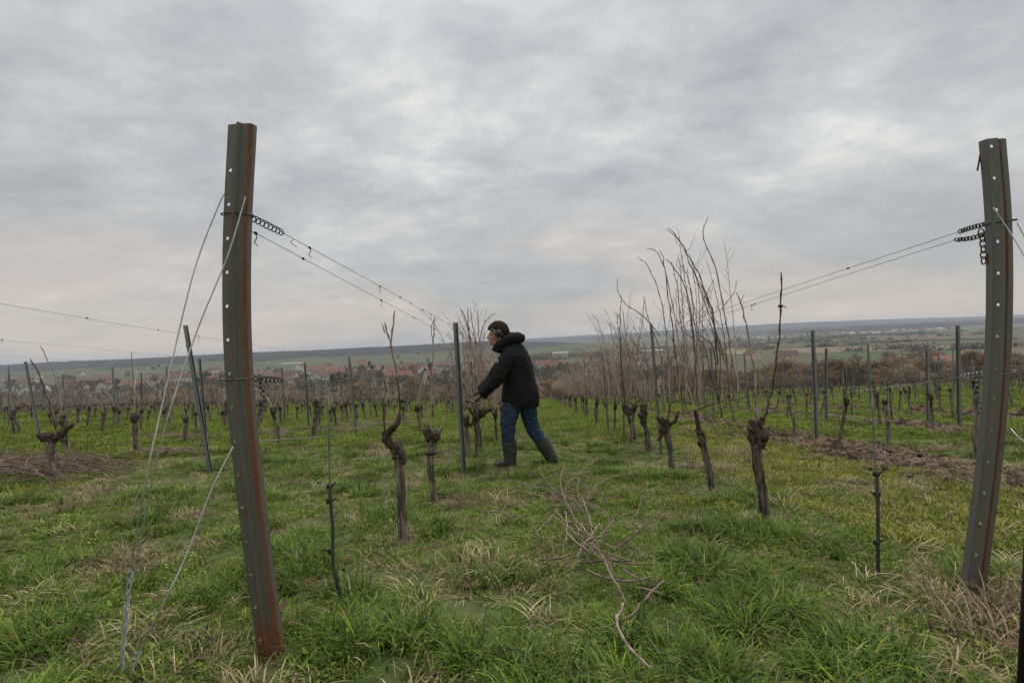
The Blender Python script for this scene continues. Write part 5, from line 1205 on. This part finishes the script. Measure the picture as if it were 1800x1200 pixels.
# ---------------------------------------------------------------- grass
GREENS = [(.120, .190, .022), (.145, .218, .028), (.085, .142, .018), (.200, .250, .032), (.100, .162, .030)]
YELLOW = [(.31, .29, .040), (.26, .26, .038), (.23, .25, .042), (.33, .25, .06)]
STRAW = [(.33, .26, .15), (.26, .20, .115), (.40, .33, .21), (.21, .155, .09)]
BLUISH = [(.085, .140, .038), (.105, .160, .050), (.065, .112, .028)]
def tuft(seed, n, spread, lmin, lmax, droop, wmax, pal, straw=.08, segs=4, comb=None):
    r = random.Random(seed); v, f, cols = [], [], []
    for i in range(n):
        a = r.uniform(0, 6.283); rr = spread * math.sqrt(r.random()); b = Vector((math.cos(a) * rr, math.sin(a) * rr, -.01))
        a2 = a + r.gauss(0, .9); out = Vector((math.cos(a2), math.sin(a2), 0))
        if comb: out = (out + Vector((comb[0], comb[1], 0)) * r.uniform(.3, 1.2)).normalized()
        L = r.uniform(lmin, lmax); w = wmax * r.uniform(.55, 1); dr = droop * r.uniform(.4, 1.5); th0 = r.uniform(.05, .55)
        c = r.choice(STRAW) if r.random() < straw else r.choice(pal); k = r.uniform(.75, 1.25); c = tuple(q * k for q in c)
        tipc = tuple(q * .8 + s_ * .2 for q, s_ in zip(c, (.25, .2, .1)))
        side = Vector((-out.y, out.x, 0)); side.rotate(Matrix.Rotation(r.uniform(-.6, .6), 3, 'Z'))
        p = b.copy(); base = len(v)
        for s_ in range(segs + 1):
            t_ = s_ / segs; ww = w * (1 - t_ ** 1.6) * (.75 + .5 * t_ * (1 - t_) * 2)
            if s_ < segs: v += [tuple(p - side * ww), tuple(p + side * ww)]; cols += [c, c]
            else: v.append(tuple(p)); cols.append(tipc)
            th = th0 + dr * t_; p = p + (out * math.sin(th) + Vector((0, 0, 1)) * math.cos(th)) * (L / segs)
            if p.z < .004: p.z = .004 + .004 * r.random()
        for s_ in range(segs - 1):
            q = base + s_ * 2; f.append((q, q + 1, q + 3, q + 2))
        q = base + (segs - 1) * 2; f.append((q, q + 1, q + 2))
    me = col_mesh('tuft', v, f, cols, M['grass']); return bpy.data.objects.new('tuft', me)
def leafy(seed, n, spread, pal, size):
    """low broad-leaved herbs and moss"""
    r = random.Random(seed); v, f, cols = [], [], []
    for i in range(n):
        a = r.uniform(0, 6.28); rr = spread * math.sqrt(r.random()); p = Vector((math.cos(a) * rr, math.sin(a) * rr, r.uniform(.005, .03)))
        d = Vector((r.gauss(0, 1), r.gauss(0, 1), r.uniform(.1, .9))).normalized(); s_ = d.cross(Vector((0, 0, 1))).normalized(); L = size * r.uniform(.5, 1.2)
        c = r.choice(pal); k = r.uniform(.7, 1.3); b = len(v)
        v += [tuple(p), tuple(p + d * L * .5 - s_ * L * .28), tuple(p + d * L), tuple(p + d * L * .5 + s_ * L * .28)]; f.append((b, b + 1, b + 2, b + 3)); cols += [tuple(q * k for q in c)] * 4
    return bpy.data.objects.new('herb', col_mesh('herb', v, f, cols, M['grass']))
def scatter(name, protos, pts, label, cat):
    """pts: (x, y, z, yaw, tilt, scale)"""
    me = bpy.data.meshes.new(name); me.from_pydata([p[:3] for p in pts], [], [])
    a = me.attributes.new('rot', 'FLOAT_VECTOR', 'POINT'); b = me.attributes.new('scl', 'FLOAT_VECTOR', 'POINT')
    fl = []
    for p in pts: fl += [p[4] * math.cos(p[3] * 3), p[4] * math.sin(p[3] * 5), p[3]]
    a.data.foreach_set('vector', fl); fl = []
    for p in pts: fl += [p[5], p[5], p[5] * (p[6] if len(p) > 6 else 1)]
    b.data.foreach_set('vector', fl)
    o = mesh_obj(name, me); ng = bpy.data.node_groups.new(name, 'GeometryNodeTree')
    ng.interface.new_socket('Geometry', in_out='INPUT', socket_type='NodeSocketGeometry'); ng.interface.new_socket('Geometry', in_out='OUTPUT', socket_type='NodeSocketGeometry')
    gi, go = ng.nodes.new('NodeGroupInput'), ng.nodes.new('NodeGroupOutput'); iop = ng.nodes.new('GeometryNodeInstanceOnPoints'); jg = ng.nodes.new('GeometryNodeJoinGeometry')
    for pr in protos:
        oi = ng.nodes.new('GeometryNodeObjectInfo'); oi.inputs['Object'].default_value = pr; oi.inputs['As Instance'].default_value = True
        ng.links.new(oi.outputs['Geometry'], jg.inputs[0])
    na = ng.nodes.new('GeometryNodeInputNamedAttribute'); na.data_type = 'FLOAT_VECTOR'; na.inputs['Name'].default_value = 'rot'
    nb = ng.nodes.new('GeometryNodeInputNamedAttribute'); nb.data_type = 'FLOAT_VECTOR'; nb.inputs['Name'].default_value = 'scl'
    ng.links.new(gi.outputs[0], iop.inputs['Points']); ng.links.new(jg.outputs[0], iop.inputs['Instance']); iop.inputs['Pick Instance'].default_value = True
    ng.links.new(na.outputs['Attribute'], iop.inputs['Rotation']); ng.links.new(nb.outputs['Attribute'], iop.inputs['Scale']); ng.links.new(iop.outputs[0], go.inputs[0])
    md = o.modifiers.new('scatter', 'NODES'); md.node_group = ng
    tag(o, label, cat, kind='stuff'); return o
rg = random.Random(99)
P_meadow = [tuft(i, 40, .075, .035, .095, 2.1, .0034, GREENS, .07) for i in range(4)]
P_tuss = [tuft(20 + i, 95, .07, .06, .19, 2.05, .0041, GREENS + BLUISH, .07, 5, (.3 * math.cos(i * 2), .3 * math.sin(i * 2))) for i in range(4)]
P_yel = [tuft(40 + i, 60, .09, .025, .07, 1.9, .0034, YELLOW + GREENS[:3], .10, 3) for i in range(3)]
P_straw = [tuft(60 + i, 42, .10, .07, .20, 2.3, .0030, STRAW, 1, 5) for i in range(3)]
P_herb = [leafy(80 + i, 60, .10, GREENS + [(.16, .21, .04)], .018) for i in range(3)]
P_purple = [leafy(90 + i, 34, .04, [(.10, .045, .075), (.07, .032, .05), (.13, .07, .095), (.08, .10, .03)], .013) for i in range(2)]
P_far = [tuft(100 + i, 150, .30, .05, .13, 1.5, .0062, GREENS + GREENS + YELLOW[:2], .06, 2) for i in range(4)]
P_vfar = [tuft(110 + i, 170, .75, .07, .17, 1.2, .013, GREENS + GREENS + YELLOW[:2], .05, 2) for i in range(3)]
BASES += [(PL[0].x, PL[0].y - .03, .09), (PR[0].x, PR[0].y - .03, .07)]
lists = {k: [] for k in ('meadow', 'tuss', 'yel', 'straw', 'herb', 'purple', 'far', 'vfar')}
def nz(x, y, s, o): return mnoise.noise(Vector((x * s, y * s, o)))
def strip_d(x):
    if x < 3.0: return 9
    return abs((x - 4.1 + 1.15) % 2.3 - 1.15)
def feet_clear(x, y): return False
def wedge(r0, r1):
    r = math.sqrt(rg.uniform(r0 * r0, r1 * r1)); a = rg.uniform(-rad(54), rad(52)) - YAW; return r * math.sin(a), r * math.cos(a)
def sow(r0, r1, dens):
    for _ in range(int(dens * (106 / 360) * math.pi * (r1 * r1 - r0 * r0))):
        x, y = wedge(r0, r1)
        bare = nz(x, y, 1.1, 2.0) + .5 * nz(x, y, 3.5, 7.0)
        yl = nz(x, y, .5, 12) * .6 + (.6 if 1.75 < x < 4.2 and y > 2.6 else -.12) + nz(x, y, 2.2, 4) * .3
        t_ = nz(x, y, 1.9, 30) + .4 * nz(x, y, 5, 31)
        st = nz(x, y, 1.4, 50) + (.55 if math.hypot(x - 1.75, y - 1.75) < .4 or math.hypot(x + .85, y - 1.65) < .28 else 0) + (.12 if x > .8 and y < 2.1 else 0)
        sd = strip_d(x) + .35 * nz(x, y, 1.3, 60)
        if sd < .30 and rg.random() < .88: continue
        z = gz(x, y); q = (x, y, z, rg.uniform(0, 6.28), rg.uniform(0, .22))
        if bare < -.36 and rg.random() < .8: 
            if rg.random() < .3: lists['straw'].append(q + (rg.uniform(.5, .9), .5))
            continue
        u = rg.random()
        if any(abs(x - a) < c_ and abs(y - b) < c_ for a, b, c_ in BASES):
            if u < .35: lists['straw'].append(q + (rg.uniform(.3, .6), .5))
            continue
        if near_cane(x, y): lists['meadow'].append(q + (rg.uniform(.6, .9), .7)); continue
        if st > .46 and u < .5: lists['straw'].append(q + (rg.uniform(.7, 1.2),))
        elif u < .085: lists['straw'].append(q + (rg.uniform(.6, 1.1), rg.uniform(.3, .7)))
        elif yl > .16 and u < .85: lists['yel'].append(q + (rg.uniform(.8, 1.3),))
        elif t_ > .20 and u < .45: lists['tuss'].append(q + (rg.uniform(.5, 1.15),))
        elif u > .89: lists['herb'].append(q + (rg.uniform(.7, 1.2),))
        elif u > .883: lists['purple'].append(q + (rg.uniform(.8, 1.3), 2.6))
        else: lists['meadow'].append(q + (rg.uniform(.65, 1.1) * (1.15 if t_ > .1 else .8),))
sow(1.1, 3.2, 300); sow(3.2, 6.0, 220); sow(6.0, 10.5, 130)
for _ in range(9000):
    x, y = wedge(9.0, 27)
    if strip_d(x) + .3 * nz(x, y, 1.3, 60) < .28 and rg.random() < .8: continue
    if nz(x, y, .9, 2.0) < -.38 and rg.random() < .7: continue
    lists['far'].append((x, y, gz(x, y), rg.uniform(0, 6.28), .05, rg.uniform(.7, 1.3), rg.uniform(.7, 1.2)))
for _ in range(5200):
    x, y = wedge(24, 66)
    if y > 61 or (strip_d(x) < .3 and rg.random() < .7): continue
    lists['vfar'].append((x, y, gz(x, y), rg.uniform(0, 6.28), .03, rg.uniform(.7, 1.3), rg.uniform(.7, 1.1)))
# named tussocks the photo shows
for px, py, s_ in [(1540, 1180, 1.3), (1500, 1150, 1.0), (90, 1120, 1.15), (60, 1150, 1.0), (1210, 1000, 1.15), (1180, 1040, 1.0), (860, 1020, .95), (880, 1000, .9), (1370, 1080, 1.05), (1400, 1095, .9), (1120, 885, .8), (1330, 925, .85), (300, 880, .85), (330, 890, .8), (1490, 960, .8),
                   (850, 1160, 1.0), (960, 1170, 1.0), (700, 1110, .9), (1320, 1120, 1.0), (240, 950, .9), (1060, 830, .7), (1290, 1070, .9), (480, 930, .8), (550, 1000, .8), (150, 1000, .9), (350, 1060, .95), (1140, 1130, 1.0), (1240, 1160, 1.05), (1450, 1190, 1.0)]:
    g = ground_at(px, py)
    for k in range(3): x, y = g.x + rg.gauss(0, .05), g.y + rg.gauss(0, .05); lists['tuss'].append((x, y, gz(x, y), rg.uniform(0, 6.28), .1, s_ * rg.uniform(.8, 1.1)))
scatter('meadow_grass', P_meadow, lists['meadow'], 'short bent green grass covering the slope', 'grass'); scatter('tussock_grass', P_tuss, lists['tuss'], 'long drooping dark green grass tussocks', 'grass')
scatter('yellow_grass', P_yel, lists['yel'], 'low yellow-green mossy turf on the right', 'grass'); scatter('dry_grass', P_straw, lists['straw'], 'dry straw-coloured grass around the post feet', 'grass')
scatter('low_herbs', P_herb, lists['herb'], 'low broad-leaved herbs among the grass', 'herbs'); scatter('dead_nettle', P_purple, lists['purple'], 'small purple dead-nettle tops among the grass', 'herbs')
scatter('far_grass', P_far, lists['far'], 'coarser grass further down between the vine rows', 'grass'); scatter('far_grass', P_vfar, lists['vfar'], 'far grass at the lower end of the vineyard', 'grass')

# ---------------------------------------------------------------- haze
mb = MB(); mb.box((0, 4000, -1), (17000, 8400, 2 * 34)); hz_o = mb.build('haze', None, smooth=False)
hm = bpy.data.materials.new('haze'); hm.use_nodes = True; t = hm.node_tree; t.nodes.clear()
pv = N(t, 'ShaderNodeVolumePrincipled'); pv.inputs['Color'].default_value = (.80, .86, .95, 1); pv.inputs['Density'].default_value = .00016; pv.inputs['Anisotropy'].default_value = .2
o_ = N(t, 'ShaderNodeOutputMaterial'); t.links.new(pv.outputs[0], o_.inputs['Volume']); hz_o.data.materials.append(hm)
tag(hz_o, 'thin pale haze hanging over the valley', 'haze', kind='stuff')
